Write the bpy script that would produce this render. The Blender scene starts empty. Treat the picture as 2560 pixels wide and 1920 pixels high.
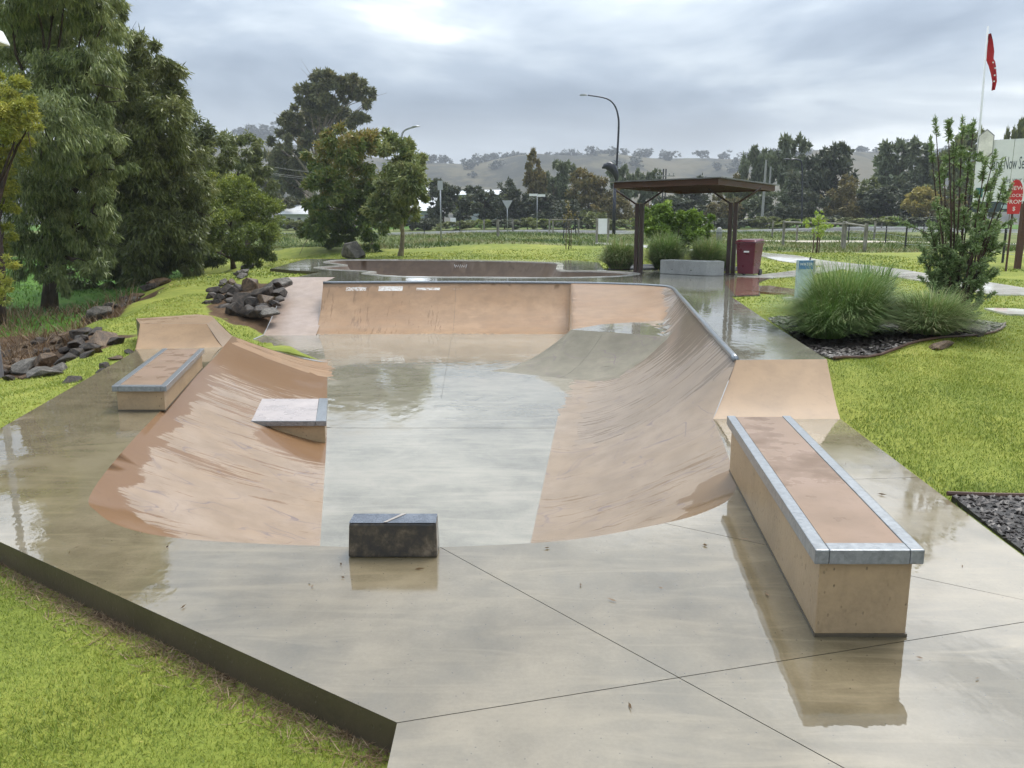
import bpy, bmesh, math, random
import numpy as np
from mathutils import Vector, Matrix
from mathutils.geometry import delaunay_2d_cdt

# ---------------------------------------------------------------- camera, sky, sun, exposure
sc = bpy.context.scene
COL = sc.collection
F, CX, CY, HZ, EYE = 1990.0, 1280.0, 960.0, 579.0, 1.72      # photograph pixels (2560 x 1920)
PITCH = math.atan((CY - HZ) / F)
cam = bpy.data.objects.new('camera', bpy.data.cameras.new('camera'))
COL.objects.link(cam)
cam.location = (0, 0, EYE)
cam.rotation_euler = (math.pi / 2 - PITCH, 0, 0)
cam.data.sensor_width = 36.0
cam.data.lens = F / 2560.0 * 36.0
cam.data.clip_start = 0.05
cam.data.clip_end = 6000
sc.camera = cam

SUN_EL, SUN_AZ = math.radians(62), math.radians(35)          # azimuth clockwise from +Y (towards the right)
world = bpy.data.worlds.new('World'); sc.world = world; world.use_nodes = True
wt = world.node_tree; wt.nodes.clear()

def nd(nt, typ, ins=None, **props):
    n = nt.nodes.new(typ)
    for k, v in props.items():
        setattr(n, k, v)
    for k, v in (ins or {}).items():
        s = n.inputs[k]
        if isinstance(v, bpy.types.NodeSocket):
            nt.links.new(v, s)
        elif isinstance(v, bpy.types.Node):
            nt.links.new(v.outputs[0], s)
        else:
            s.default_value = v
    return n

def ramp(nt, fac, stops, interp='LINEAR'):
    n = nt.nodes.new('ShaderNodeValToRGB')
    n.color_ramp.interpolation = interp
    el = n.color_ramp.elements
    while len(el) < len(stops):
        el.new(0.5)
    for e, (p, c) in zip(el, stops):
        e.position = p
        e.color = (c, c, c, 1) if isinstance(c, (int, float)) else (c[0], c[1], c[2], 1)
    nt.links.new(fac if isinstance(fac, bpy.types.NodeSocket) else fac.outputs[0], n.inputs[0])
    return n.outputs[0]

def mth(nt, op, a, b=0.0, c=None, clamp=False):
    n = nt.nodes.new('ShaderNodeMath'); n.operation = op; n.use_clamp = clamp
    for i, v in enumerate((a, b) if c is None else (a, b, c)):
        if isinstance(v, bpy.types.Node): v = v.outputs[0]
        if isinstance(v, bpy.types.NodeSocket): nt.links.new(v, n.inputs[i])
        else: n.inputs[i].default_value = v
    return n.outputs[0]

def mixc(nt, fac, a, b, mode='MIX'):
    n = nt.nodes.new('ShaderNodeMix'); n.data_type = 'RGBA'; n.blend_type = mode
    for s, v in ((n.inputs[0], fac), (n.inputs[6], a), (n.inputs[7], b)):
        if isinstance(v, bpy.types.Node): v = v.outputs[0]
        if isinstance(v, bpy.types.NodeSocket): nt.links.new(v, s)
        elif isinstance(v, (int, float)): s.default_value = v
        else: s.default_value = (v[0], v[1], v[2], 1)
    return n.outputs[2]

def noise(nt, vec, scale, detail=4.0, rough=0.55, dist=0.0):
    return nd(nt, 'ShaderNodeTexNoise', {'Vector': vec, 'Scale': scale, 'Detail': detail, 'Roughness': rough, 'Distortion': dist}).outputs[0]

SKYOFF = 51.7
def build_world():
    nt = wt
    tc = nd(nt, 'ShaderNodeTexCoord').outputs['Generated']
    nrm = nd(nt, 'ShaderNodeVectorMath', {0: tc}, operation='NORMALIZE').outputs[0]
    sep = nd(nt, 'ShaderNodeSeparateXYZ', {0: nrm})
    z = mth(nt, 'MAXIMUM', sep.outputs[2], 0.0)
    den = mth(nt, 'ADD', z, 0.24)
    u = mth(nt, 'DIVIDE', sep.outputs[0], den)
    v = mth(nt, 'DIVIDE', sep.outputs[1], den)
    vec = nd(nt, 'ShaderNodeCombineXYZ', {0: mth(nt, 'MULTIPLY', u, 0.8), 1: v, 2: SKYOFF}).outputs[0]
    n1 = noise(nt, vec, 0.50, 3.0, 0.5, 0.1)
    n2 = noise(nt, vec, 1.5, 5.0, 0.55, 0.35)
    f = mth(nt, 'ADD', mth(nt, 'MULTIPLY', n1, 0.56), mth(nt, 'MULTIPLY', n2, 0.44))
    cloud = ramp(nt, f, [(0.39, (0.100, 0.130, 0.180)), (0.455, (0.155, 0.193, 0.250)), (0.505, (0.240, 0.285, 0.345)),
                         (0.555, (0.40, 0.445, 0.485)), (0.605, (0.78, 0.81, 0.82))])
    low = ramp(nt, z, [(0.0, 1.0), (0.06, 0.8), (0.15, 0.0)])            # paler air towards the horizon, all round
    cloud = mixc(nt, mth(nt, 'MULTIPLY', low, 0.42), cloud, (0.92, 0.95, 0.96))
    up = mth(nt, 'ADD', 0.44, mth(nt, 'MULTIPLY', z, 1.75))               # overcast sky: brighter overhead
    cl = nd(nt, 'ShaderNodeVectorMath', {0: cloud, 'Scale': up}, operation='SCALE').outputs[0]
    cl10 = nd(nt, 'ShaderNodeVectorMath', {0: cl, 'Scale': 10.0}, operation='SCALE').outputs[0]
    sky = nd(nt, 'ShaderNodeTexSky', sky_type='NISHITA', sun_disc=False, sun_elevation=SUN_EL, sun_rotation=SUN_AZ,
             air_density=1.2, dust_density=3.0, ozone_density=1.0)
    col = mixc(nt, 0.93, sky.outputs[0], cl10)
    bg = nd(nt, 'ShaderNodeBackground', {'Color': col, 'Strength': 0.1})
    out = nd(nt, 'ShaderNodeOutputWorld', {'Surface': bg})
build_world()

sun = bpy.data.objects.new('sun', bpy.data.lights.new('sun', 'SUN')); COL.objects.link(sun)
sun.data.energy = 1.5; sun.data.angle = math.radians(28); sun.data.color = (1.0, 0.965, 0.91)
sdir = Vector((math.sin(SUN_AZ) * math.cos(SUN_EL), math.cos(SUN_AZ) * math.cos(SUN_EL), math.sin(SUN_EL)))
sun.rotation_euler = (-sdir).to_track_quat('-Z', 'Y').to_euler()
sun.location = (0, 0, 60)

sc.view_settings.view_transform = 'Standard'
sc.view_settings.look = 'None'
sc.view_settings.gamma = 1.0
sc.view_settings.use_curve_mapping = False
sc.view_settings.exposure = 1.4
sc.cycles.use_denoising = True
sc.cycles.max_bounces = 6; sc.cycles.diffuse_bounces = 2; sc.cycles.glossy_bounces = 3
sc.cycles.transmission_bounces = 4; sc.cycles.transparent_max_bounces = 8; sc.cycles.volume_bounces = 0
sc.cycles.use_adaptive_sampling = True; sc.cycles.adaptive_threshold = 0.02

# ---------------------------------------------------------------- pixel helpers (photograph -> direction -> place)
_c, _s = math.cos(PITCH), math.sin(PITCH)
def ray(x, y):
    dx, dy = x - CX, CY - y
    return Vector((dx, F * _c + dy * _s, -F * _s + dy * _c))
def px(x, y, z=0.0):
    d = ray(x, y); t = (z - EYE) / d.z
    return Vector((d.x * t, d.y * t, z))
def pxY(x, y, Y):
    d = ray(x, y); t = Y / d.y
    return Vector((d.x * t, Y, EYE + d.z * t))
K = 2560 / 2212.0
def V(x, y, Y): return pxY(x * K, y * K, Y)

RS = np.random.RandomState(11)
random.seed(5)

# ---------------------------------------------------------------- mesh helpers
def mesh_np(name, verts, faces, smooth=False):
    verts = np.asarray(verts, dtype=np.float32).reshape(-1, 3)
    me = bpy.data.meshes.new(name)
    if isinstance(faces, np.ndarray):
        k = faces.shape[1]; n = len(faces)
        me.vertices.add(len(verts)); me.vertices.foreach_set('co', verts.ravel())
        me.loops.add(n * k); me.loops.foreach_set('vertex_index', faces.astype(np.int32).ravel())
        me.polygons.add(n)
        me.polygons.foreach_set('loop_start', np.arange(0, n * k, k, dtype=np.int32))
        me.polygons.foreach_set('loop_total', np.full(n, k, dtype=np.int32))
        me.update(calc_edges=True)
    else:
        me.from_pydata([tuple(v) for v in verts], [], faces); me.update()
    if smooth:
        me.polygons.foreach_set('use_smooth', np.ones(len(me.polygons), dtype=bool))
    return me

def fattr(me, name, arr, typ='FLOAT'):
    a = me.attributes.new(name, typ, 'POINT')
    a.data.foreach_set('value' if typ == 'FLOAT' else 'vector', np.asarray(arr, dtype=np.float32).ravel())

def link(name, me, mat=None, parent=None, loc=None, rot=None):
    o = bpy.data.objects.new(name, me); COL.objects.link(o)
    if mat is not None and me is not None and not me.materials: me.materials.append(mat)
    if parent is not None: o.parent = parent
    if loc is not None: o.location = loc
    if rot is not None: o.rotation_euler = rot
    return o

def tag(o, label=None, cat=None, group=None, kind=None):
    if label: o['label'] = label
    if cat: o['category'] = cat
    if group: o['group'] = group
    if kind: o['kind'] = kind
    return o

def thing(name, label, cat, loc=(0, 0, 0), rz=0.0, group=None):
    o = bpy.data.objects.new(name, None); COL.objects.link(o)
    o.location = loc; o.rotation_euler = (0, 0, rz); o.empty_display_size = 0.2
    return tag(o, label, cat, group)

class MB:
    """collects simple shapes and builds them as one mesh"""
    def __init__(s): s.v = []; s.f = []
    def add(s, v, f):
        o = len(s.v); s.v += [tuple(a) for a in v]; s.f += [tuple(i + o for i in q) for q in f]; return s
    def box(s, c, d, rz=0.0, taper=1.0):
        x, y, z = d[0] / 2, d[1] / 2, d[2] / 2
        cr, sr = math.cos(rz), math.sin(rz)
        vs = []
        for sz in (-1, 1):
            k = taper if sz > 0 else 1.0
            for sx, sy in ((-1, -1), (1, -1), (1, 1), (-1, 1)):
                a, b = sx * x * k, sy * y * k
                vs.append((c[0] + a * cr - b * sr, c[1] + a * sr + b * cr, c[2] + sz * z))
        return s.add(vs, [(3, 2, 1, 0), (4, 5, 6, 7), (0, 1, 5, 4), (1, 2, 6, 5), (2, 3, 7, 6), (3, 0, 4, 7)])
    def tube(s, pts, rad, n=8, cap=True):
        pts = [Vector(p) for p in pts]
        if isinstance(rad, (int, float)): rad = [rad] * len(pts)
        base = len(s.v); ref = None
        for i, p in enumerate(pts):
            t = (pts[min(i + 1, len(pts) - 1)] - pts[max(i - 1, 0)]).normalized()
            if ref is None: ref = Vector((0, 0, 1)) if abs(t.z) < 0.9 else Vector((1, 0, 0))
            a = t.cross(ref).normalized(); b = t.cross(a).normalized(); ref = b.cross(t) if False else ref
            for k in range(n):
                an = 2 * math.pi * k / n
                q = p + (a * math.cos(an) + b * math.sin(an)) * rad[i]
                s.v.append((q.x, q.y, q.z))
        for i in range(len(pts) - 1):
            for k in range(n):
                a0 = base + i * n + k; a1 = base + i * n + (k + 1) % n
                s.f.append((a0, a1, a1 + n, a0 + n))
        if cap:
            s.f.append(tuple(base + k for k in range(n)))
            s.f.append(tuple(base + (len(pts) - 1) * n + k for k in reversed(range(n))))
        return s
    def lathe(s, c, prof, n=16):
        base = len(s.v)
        for r, z in prof:
            for k in range(n):
                an = 2 * math.pi * k / n
                s.v.append((c[0] + r * math.cos(an), c[1] + r * math.sin(an), c[2] + z))
        for i in range(len(prof) - 1):
            for k in range(n):
                a0 = base + i * n + k; a1 = base + i * n + (k + 1) % n
                s.f.append((a0, a1, a1 + n, a0 + n))
        s.f.append(tuple(base + k for k in reversed(range(n))))
        s.f.append(tuple(base + (len(prof) - 1) * n + k for k in range(n)))
        return s
    def build(s, name, mat, parent=None, loc=None, rot=None, bevel=0.0, smooth=False, seg=2):
        me = bpy.data.meshes.new(name); me.from_pydata(s.v, [], s.f); me.update()
        bm = bmesh.new(); bm.from_mesh(me)
        bmesh.ops.recalc_face_normals(bm, faces=bm.faces)
        if bevel > 0:
            es = [e for e in bm.edges if len(e.link_faces) == 2 and e.calc_face_angle(0) > 0.5]
            bmesh.ops.bevel(bm, geom=es, offset=bevel, segments=seg, affect='EDGES', profile=0.6, clamp_overlap=True)
        bm.to_mesh(me); bm.free()
        if smooth: me.polygons.foreach_set('use_smooth', np.ones(len(me.polygons), dtype=bool))
        return link(name, me, mat, parent, loc, rot)

def inpoly(P, poly):
    P = np.asarray(P, dtype=float); poly = np.asarray(poly, dtype=float)[:, :2]
    x, y = P[:, 0], P[:, 1]; r = np.zeros(len(P), dtype=bool)
    j = len(poly) - 1
    for i in range(len(poly)):
        xi, yi = poly[i]; xj, yj = poly[j]
        c = ((yi > y) != (yj > y))
        with np.errstate(divide='ignore', invalid='ignore'):
            c &= x < (xj - xi) * (y - yi) / (yj - yi + 1e-30) + xi
        r ^= c; j = i
    return r

def segdist(P, A, B):
    P = np.asarray(P, dtype=float); A = np.asarray(A, dtype=float)[:2]; B = np.asarray(B, dtype=float)[:2]
    d = B - A; L2 = max(float(d @ d), 1e-12)
    t = np.clip(((P[:, :2] - A) @ d) / L2, 0, 1)
    return np.hypot(P[:, 0] - A[0] - t * d[0], P[:, 1] - A[1] - t * d[1]), t

def polydist(P, poly, closed=True):
    best = np.full(len(P), 1e9); n = len(poly)
    for i in range(n if closed else n - 1):
        best = np.minimum(best, segdist(P, poly[i], poly[(i + 1) % n])[0])
    return best

def dens(pts, step):
    """polyline with extra points at most `step` apart (any number of columns)"""
    out = []
    for a, b in zip(pts[:-1], pts[1:]):
        a = np.asarray(a, float); b = np.asarray(b, float)
        n = max(1, int(math.ceil(np.hypot(*(b - a)[:2]) / step)))
        out += [a + (b - a) * i / n for i in range(n)]
    out.append(np.asarray(pts[-1], float))
    return out

def crom(pts, n=6):
    P = [np.asarray(p, float) for p in pts]; out = []
    for i in range(len(P) - 1):
        p0, p1, p2, p3 = P[max(i - 1, 0)], P[i], P[i + 1], P[min(i + 2, len(P) - 1)]
        for k in range(n):
            t = k / n
            out.append(0.5 * (2 * p1 + (p2 - p0) * t + (2 * p0 - 5 * p1 + 4 * p2 - p3) * t * t + (3 * p1 - p0 - 3 * p2 + p3) * t ** 3))
    out.append(P[-1]); return out

def cdt(points, lines):
    """triangulate; `lines` are polylines (lists of xy) kept as edges. -> verts Nx2, tris Mx3, set of constraint edges"""
    vs = [Vector((float(p[0]), float(p[1]))) for p in points]; es = []
    for ln in lines:
        o = len(vs); vs += [Vector((float(p[0]), float(p[1]))) for p in ln]
        es += [(o + i, o + i + 1) for i in range(len(ln) - 1)]
    ov, oe, of, _, orig_e, _ = delaunay_2d_cdt(vs, es, [], 0, 1e-5)
    con = set()
    for e, src in zip(oe, orig_e):
        if len(src): con.add((min(e), max(e)))
    return np.array([(v.x, v.y) for v in ov]), np.array([tuple(f) for f in of if len(f) == 3], dtype=np.int32), con
# ---------------------------------------------------------------- materials
def newmat(name):
    m = bpy.data.materials.new(name); m.use_nodes = True
    nt = m.node_tree; nt.nodes.clear()
    out = nt.nodes.new('ShaderNodeOutputMaterial')
    b = nt.nodes.new('ShaderNodeBsdfPrincipled'); nt.links.new(b.outputs[0], out.inputs[0])
    return m, nt, b, out
def objco(nt, scale=(1, 1, 1), loc=(0, 0, 0), kind='Object'):
    tc = nd(nt, 'ShaderNodeTexCoord').outputs[kind]
    return nd(nt, 'ShaderNodeMapping', {'Vector': tc, 'Scale': scale, 'Location': loc}).outputs[0]
def setp(nt, b, **kw):
    names = {'col': 'Base Color', 'rough': 'Roughness', 'metal': 'Metallic', 'ior': 'IOR', 'coat': 'Coat Weight', 'crough': 'Coat Roughness',
             'cior': 'Coat IOR', 'nrm': 'Normal', 'cnrm': 'Coat Normal', 'spec': 'Specular IOR Level', 'alpha': 'Alpha', 'emis': 'Emission Color', 'estr': 'Emission Strength'}
    for k, v in kw.items():
        s = b.inputs[names[k]]
        if isinstance(v, bpy.types.NodeSocket): nt.links.new(v, s)
        elif isinstance(v, (tuple, list)): s.default_value = (v[0], v[1], v[2], 1)
        else: s.default_value = v
def bump(nt, h, strength=0.3, dist=0.01):
    return nd(nt, 'ShaderNodeBump', {'Height': h, 'Strength': strength, 'Distance': dist}).outputs[0]
MATS = {}
def simple(name, col, rough=0.6, metal=0.0, var=0.25, scale=8.0, bumps=0.15, spec=0.5, stretch=(1, 1, 1)):
    """plain coloured surface with mottling, dirt and fine relief"""
    if name in MATS: return MATS[name]
    m, nt, b, _ = newmat(name)
    co = objco(nt, stretch)
    n1 = noise(nt, co, scale, 5, 0.6); n2 = noise(nt, co, scale * 6.3, 4, 0.6)
    f = mth(nt, 'ADD', mth(nt, 'MULTIPLY', n1, 0.65), mth(nt, 'MULTIPLY', n2, 0.35))
    dark = tuple(c * (1 - var) for c in col); lite = tuple(min(1, c * (1 + var)) for c in col)
    c = ramp(nt, f, [(0.32, dark), (0.68, lite)])
    setp(nt, b, col=c, rough=ramp(nt, n1, [(0.3, max(0.02, rough - 0.12)), (0.7, min(1, rough + 0.12))]), metal=metal, spec=spec)
    if bumps > 0: setp(nt, b, nrm=bump(nt, f, bumps, 0.01))
    MATS[name] = m; return m

def wet_concrete(name, c_dark, c_mid, c_lite, film=1.0, ripple=0.02):
    m, nt, b, _ = newmat(name)
    co = objco(nt)
    big = noise(nt, co, 0.55, 5, 0.6, 0.4); mid = noise(nt, co, 2.7, 6, 0.65, 0.3); fine = noise(nt, co, 60, 4, 0.6)
    f = mth(nt, 'ADD', mth(nt, 'ADD', mth(nt, 'MULTIPLY', big, 0.5), mth(nt, 'MULTIPLY', mid, 0.38)), mth(nt, 'MULTIPLY', fine, 0.12))
    col = ramp(nt, f, [(0.40, c_dark), (0.5, c_mid), (0.60, c_lite)])
    trowel = noise(nt, objco(nt, (0.35, 2.2, 1), (3, 1, 0)), 3.1, 4, 0.6, 1.2)
    col = mixc(nt, ramp(nt, trowel, [(0.50, 0.0), (0.72, 0.55)]), col, tuple(c * 1.18 for c in c_lite))
    spk = nd(nt, 'ShaderNodeTexVoronoi', {'Vector': co, 'Scale': 23.0}, feature='F1').outputs[0]
    col = mixc(nt, ramp(nt, spk, [(0.06, 0.8), (0.09, 0.0)]), col, tuple(c * 0.35 for c in c_dark))
    # film of water: nearly everywhere a mirror, rougher where it only stands damp
    damp = ramp(nt, mth(nt, 'ADD', mth(nt, 'MULTIPLY', big, 0.6), mth(nt, 'MULTIPLY', mid, 0.4)), [(0.50, 0.0), (0.57, 0.6), (0.66, 1.0)])
    crough = mth(nt, 'ADD', 0.018, mth(nt, 'MULTIPLY', damp, 0.13))
    wav = noise(nt, objco(nt, (1.0, 0.55, 1)), 7.0, 3, 0.5)
    wav2 = noise(nt, co, 150, 2, 0.5)
    cn = nd(nt, 'ShaderNodeBump', {'Height': mth(nt, 'ADD', wav, mth(nt, 'MULTIPLY', mth(nt, 'MULTIPLY', wav2, damp), 0.10)), 'Strength': ripple * 5, 'Distance': 0.012}).outputs[0]
    setp(nt, b, col=col, rough=0.62, spec=0.2, coat=film, crough=crough, cior=2.15, cnrm=cn, nrm=bump(nt, fine, 0.15, 0.004))
    return m
M_DECK = wet_concrete('wet_grey_concrete', (0.098, 0.075, 0.036), (0.145, 0.112, 0.059), (0.206, 0.162, 0.093))
M_UPPER = wet_concrete('wet_upper_concrete', (0.10, 0.092, 0.06), (0.145, 0.135, 0.092), (0.20, 0.185, 0.135), 1.0, 0.03)
M_FLOOR = wet_concrete('wet_floor_concrete', (0.148, 0.130, 0.087), (0.218, 0.195, 0.138), (0.284, 0.250, 0.184), 1.0, 0.045)
M_RUST = wet_concrete('wet_rust_concrete', (0.14, 0.06, 0.03), (0.19, 0.085, 0.042), (0.24, 0.12, 0.065))

def tan_concrete(name, flow=True, wet_bias=0.0, pink=(0.315, 0.238, 0.177), tan=(0.285, 0.200, 0.129), wetc=(0.150, 0.068, 0.018), graffiti=False, sheen=0.38):
    m, nt, b, _ = newmat(name)
    co = objco(nt)
    big = noise(nt, co, 0.7, 4, 0.6, 0.3); mid = noise(nt, co, 3.3, 5, 0.6); fine = noise(nt, co, 75, 3, 0.6)
    col = mixc(nt, ramp(nt, big, [(0.38, 0.0), (0.62, 1.0)]), tan, pink)
    col = mixc(nt, mth(nt, 'MULTIPLY', ramp(nt, mid, [(0.38, 0.0), (0.66, 1.0)]), 0.55), col, tuple(c * 0.66 for c in tan))
    grit = ramp(nt, noise(nt, co, 19, 5, .75), [(.56, 0.0), (.72, .45)]); col = mixc(nt, grit, col, tuple(c * 0.62 for c in tan))
    if flow:
        fl = nd(nt, 'ShaderNodeAttribute', attribute_name='flow').outputs['Vector']
        st = nd(nt, 'ShaderNodeMapping', {'Vector': fl, 'Scale': (5.5, 0.62, 1)}).outputs[0]
        s1 = noise(nt, st, 1.9, 5, 0.75, 0.2)
        st2 = nd(nt, 'ShaderNodeMapping', {'Vector': fl, 'Scale': (0.32, 0.22, 1), 'Location': (wet_bias * 7, 0, 0)}).outputs[0]
        area = noise(nt, st2, 1.7, 2, 0.5)
        sepf = nd(nt, 'ShaderNodeSeparateXYZ', {0: fl})
        wet = mth(nt, 'ADD', mth(nt, 'MULTIPLY', s1, 0.72), mth(nt, 'ADD', mth(nt, 'MULTIPLY', area, 0.40), sepf.outputs[2]))
        w = ramp(nt, wet, [(0.60 - wet_bias, 0.0), (0.635 - wet_bias, 0.85), (0.72 - wet_bias, 1.0)])
        # faint darker run marks and board scuffs
        st3 = nd(nt, 'ShaderNodeMapping', {'Vector': fl, 'Scale': (9.0, 0.9, 1), 'Location': (4, 2, 0)}).outputs[0]
        runs = ramp(nt, noise(nt, st3, 2.0, 4, 0.7), [(0.60, 0.0), (0.68, 0.6)])
        col = mixc(nt, mth(nt, 'MULTIPLY', runs, 0.0 if graffiti else 0.7), col, (0.20, 0.15, 0.13))
        st4 = nd(nt, 'ShaderNodeMapping', {'Vector': fl, 'Scale': (1.2, 5.0, 1), 'Rotation': (0, 0, 0.5)}).outputs[0]
        for sc_, of_, th_ in () if graffiti else ((1.3, 0, .0035), (2.1, 9, .004), (.8, 21, .003), (3.3, 30, .005)):      # wheel and board scuffs: thin curves
            nn = noise(nt, nd(nt, 'ShaderNodeMapping', {'Vector': fl, 'Scale': (sc_, sc_ * .55, 1), 'Location': (of_, of_, 0), 'Rotation': (0, 0, of_)}).outputs[0], 1.0, 1.5, .45, .4)
            lin = mth(nt, 'LESS_THAN', mth(nt, 'ABSOLUTE', mth(nt, 'SUBTRACT', nn, .5)), th_)
            gt = ramp(nt, noise(nt, nd(nt, 'ShaderNodeMapping', {'Vector': fl, 'Location': (of_ + 3, 0, 0)}).outputs[0], 1.9, 3, .6), [(.47, 0.0), (.60, .75)])
            col = mixc(nt, mth(nt, 'MULTIPLY', lin, gt), col, (0.15, 0.115, 0.115))
    else:
        w = ramp(nt, mth(nt, 'ADD', mth(nt, 'MULTIPLY', big, 0.6), mth(nt, 'MULTIPLY', mid, 0.4)), [(0.55 - wet_bias, 0.0), (0.62 - wet_bias, 1.0)])
    col = mixc(nt, mth(nt, 'MULTIPLY', w, 0.85), col, wetc)
    if graffiti:      # tide marks left by standing water low on the wall
        bz = nd(nt, 'ShaderNodeSeparateXYZ', {0: nd(nt, 'ShaderNodeTexCoord').outputs['Object']})
        bn = noise(nt, objco(nt, (.25, .25, 13.0)), 1.3, 3, .6, .3)
        lowz = ramp(nt, bz.outputs[2], [(0.0, 0.0), (1.0, 1.0)])
        band = mth(nt, 'MULTIPLY', ramp(nt, bn, [(.50, 0.0), (.56, 1.0)]), mth(nt, 'LESS_THAN', bz.outputs[2], -.22))
        col = mixc(nt, mth(nt, 'MULTIPLY', band, .55), col, (.24, .145, .075))
        col = mixc(nt, mth(nt, 'MULTIPLY', ramp(nt, mth(nt, 'ADD', mth(nt, 'MULTIPLY', bz.outputs[2], 1.2), mth(nt, 'MULTIPLY', big, .5)), [(.28, 0.0), (.75, 1.0)]), .45), col, (.20, .13, .08))
    if graffiti:
        gx = nd(nt, 'ShaderNodeSeparateXYZ', {0: nd(nt, 'ShaderNodeTexCoord').outputs['Object']})
        tot = None
        for x0, x1, z0, z1, th in ((-4.17, -3.67, 0.26, 0.345, 0.50), (-3.36, -2.76, 0.255, 0.36, 0.43), (-2.42, -1.82, 0.27, 0.325, 0.47), (-1.55, -0.6, 0.28, 0.31, 0.62)):
            a = mth(nt, 'MULTIPLY', mth(nt, 'MULTIPLY', mth(nt, 'GREATER_THAN', gx.outputs[0], x0), mth(nt, 'LESS_THAN', gx.outputs[0], x1)),
                    mth(nt, 'MULTIPLY', mth(nt, 'GREATER_THAN', gx.outputs[2], z0), mth(nt, 'LESS_THAN', gx.outputs[2], z1)))
            scr = mth(nt, 'GREATER_THAN', noise(nt, objco(nt, (1.2, 1, 2.0)), 17.0, 3, 0.7, 1.5), th)
            a = mth(nt, 'MULTIPLY', a, scr)
            tot = a if tot is None else mth(nt, 'MAXIMUM', tot, a)
        col = mixc(nt, mth(nt, 'MULTIPLY', tot, 0.8), col, (0.68, 0.67, 0.64))
    h = mth(nt, 'ADD', fine, mth(nt, 'MULTIPLY', mid, 0.5))
    cr = mth(nt, 'SUBTRACT', 0.30, mth(nt, 'MULTIPLY', w, 0.24))
    setp(nt, b, col=col, rough=0.6, spec=0.2, coat=sheen, crough=cr, cior=1.36, nrm=bump(nt, h, 0.2, 0.004))
    return m
M_BANK = tan_concrete('tan_bank_concrete', True, 0.0)
M_BANKR = tan_concrete('tan_right_bank_concrete', True, -0.045, (0.291, 0.225, 0.167), (0.267, 0.198, 0.136), (0.153, 0.092, 0.040))
M_WALLR = tan_concrete('stained_right_wall_concrete', True, 0.02, (0.281, 0.222, 0.171), (0.250, 0.192, 0.140), (0.117, 0.082, 0.050))
M_QUARTER = tan_concrete('tan_quarter_pipe_concrete', True, -0.2, (0.306, 0.186, 0.097), (0.267, 0.151, 0.071), (0.151, 0.087, 0.043), True)
M_RAMP = tan_concrete('tan_ramp_concrete', False, -0.10, (0.306, 0.193, 0.100), (0.275, 0.170, 0.087), (0.176, 0.099, 0.043))
M_RAMPL = tan_concrete('tan_side_bank_concrete', False, -0.15, (0.357, 0.276, 0.230), (0.332, 0.246, 0.187), (0.272, 0.196, 0.136))
M_HUMP = tan_concrete('grey_hump_concrete', True, -0.10, (0.214, 0.190, 0.138), (0.167, 0.149, 0.106), (0.085, 0.076, 0.055), False, 0.15)
M_KTOP = tan_concrete('wet_brown_kicker_top', False, 0.06, (0.34, 0.24, 0.16), (0.26, 0.165, 0.09), (0.16, 0.085, 0.035))
M_BOWL = tan_concrete('brown_bowl_concrete', False, -0.06, (0.156, 0.103, 0.064), (0.121, 0.078, 0.050), (0.078, 0.051, 0.034))

def pitted(name, col, pits=1.0):
    m, nt, b, _ = newmat(name)
    co = objco(nt); n1 = noise(nt, co, 2.2, 5, 0.6); n2 = noise(nt, co, 40, 4, 0.6)
    c = ramp(nt, mth(nt, 'ADD', mth(nt, 'MULTIPLY', n1, 0.7), mth(nt, 'MULTIPLY', n2, 0.3)), [(0.34, tuple(x * 0.74 for x in col)), (0.50, col), (0.66, tuple(x * 1.14 for x in col))])
    vo = nd(nt, 'ShaderNodeTexVoronoi', {'Vector': nd(nt, 'ShaderNodeMapping', {'Vector': co, 'Scale': (1, 1, 0.6)}).outputs[0], 'Scale': 30.0, 'Randomness': 1.0}).outputs[0]
    gate = ramp(nt, noise(nt, co, 3.7, 3, 0.6), [(0.42, 0.0), (0.54, 1.0)])
    pit = mth(nt, 'MULTIPLY', ramp(nt, vo, [(0.11, 1.0), (0.19, 0.0)]), gate)
    c = mixc(nt, mth(nt, 'MULTIPLY', pit, pits), c, tuple(x * 0.22 for x in col))
    streak = ramp(nt, noise(nt, objco(nt, (9, 9, 0.7)), 1.5, 3, 0.6), [(0.58, 0.0), (0.76, 0.22)])
    c = mixc(nt, streak, c, tuple(x * 0.55 for x in col))
    setp(nt, b, col=c, rough=0.5, spec=0.4, coat=0.3, crough=0.25, nrm=bump(nt, mth(nt, 'SUBTRACT', n2, mth(nt, 'MULTIPLY', pit, 1.5)), 0.4, 0.006))
    return m
M_BOX = pitted('tan_block_concrete', (0.345, 0.242, 0.135), 0.7)
M_BOXTOP = tan_concrete('tan_block_top_concrete', False, 0.02, (0.272, 0.184, 0.132), (0.246, 0.160, 0.100), (0.145, 0.082, 0.040))
M_KERB = pitted('kerb_concrete', (0.072, 0.056, 0.034), 0.0)  # side faces: shade and wet of the kerb put into this dark colour
M_GREYBLOCK = pitted('grey_bench_concrete', (0.30, 0.30, 0.285))

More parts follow.
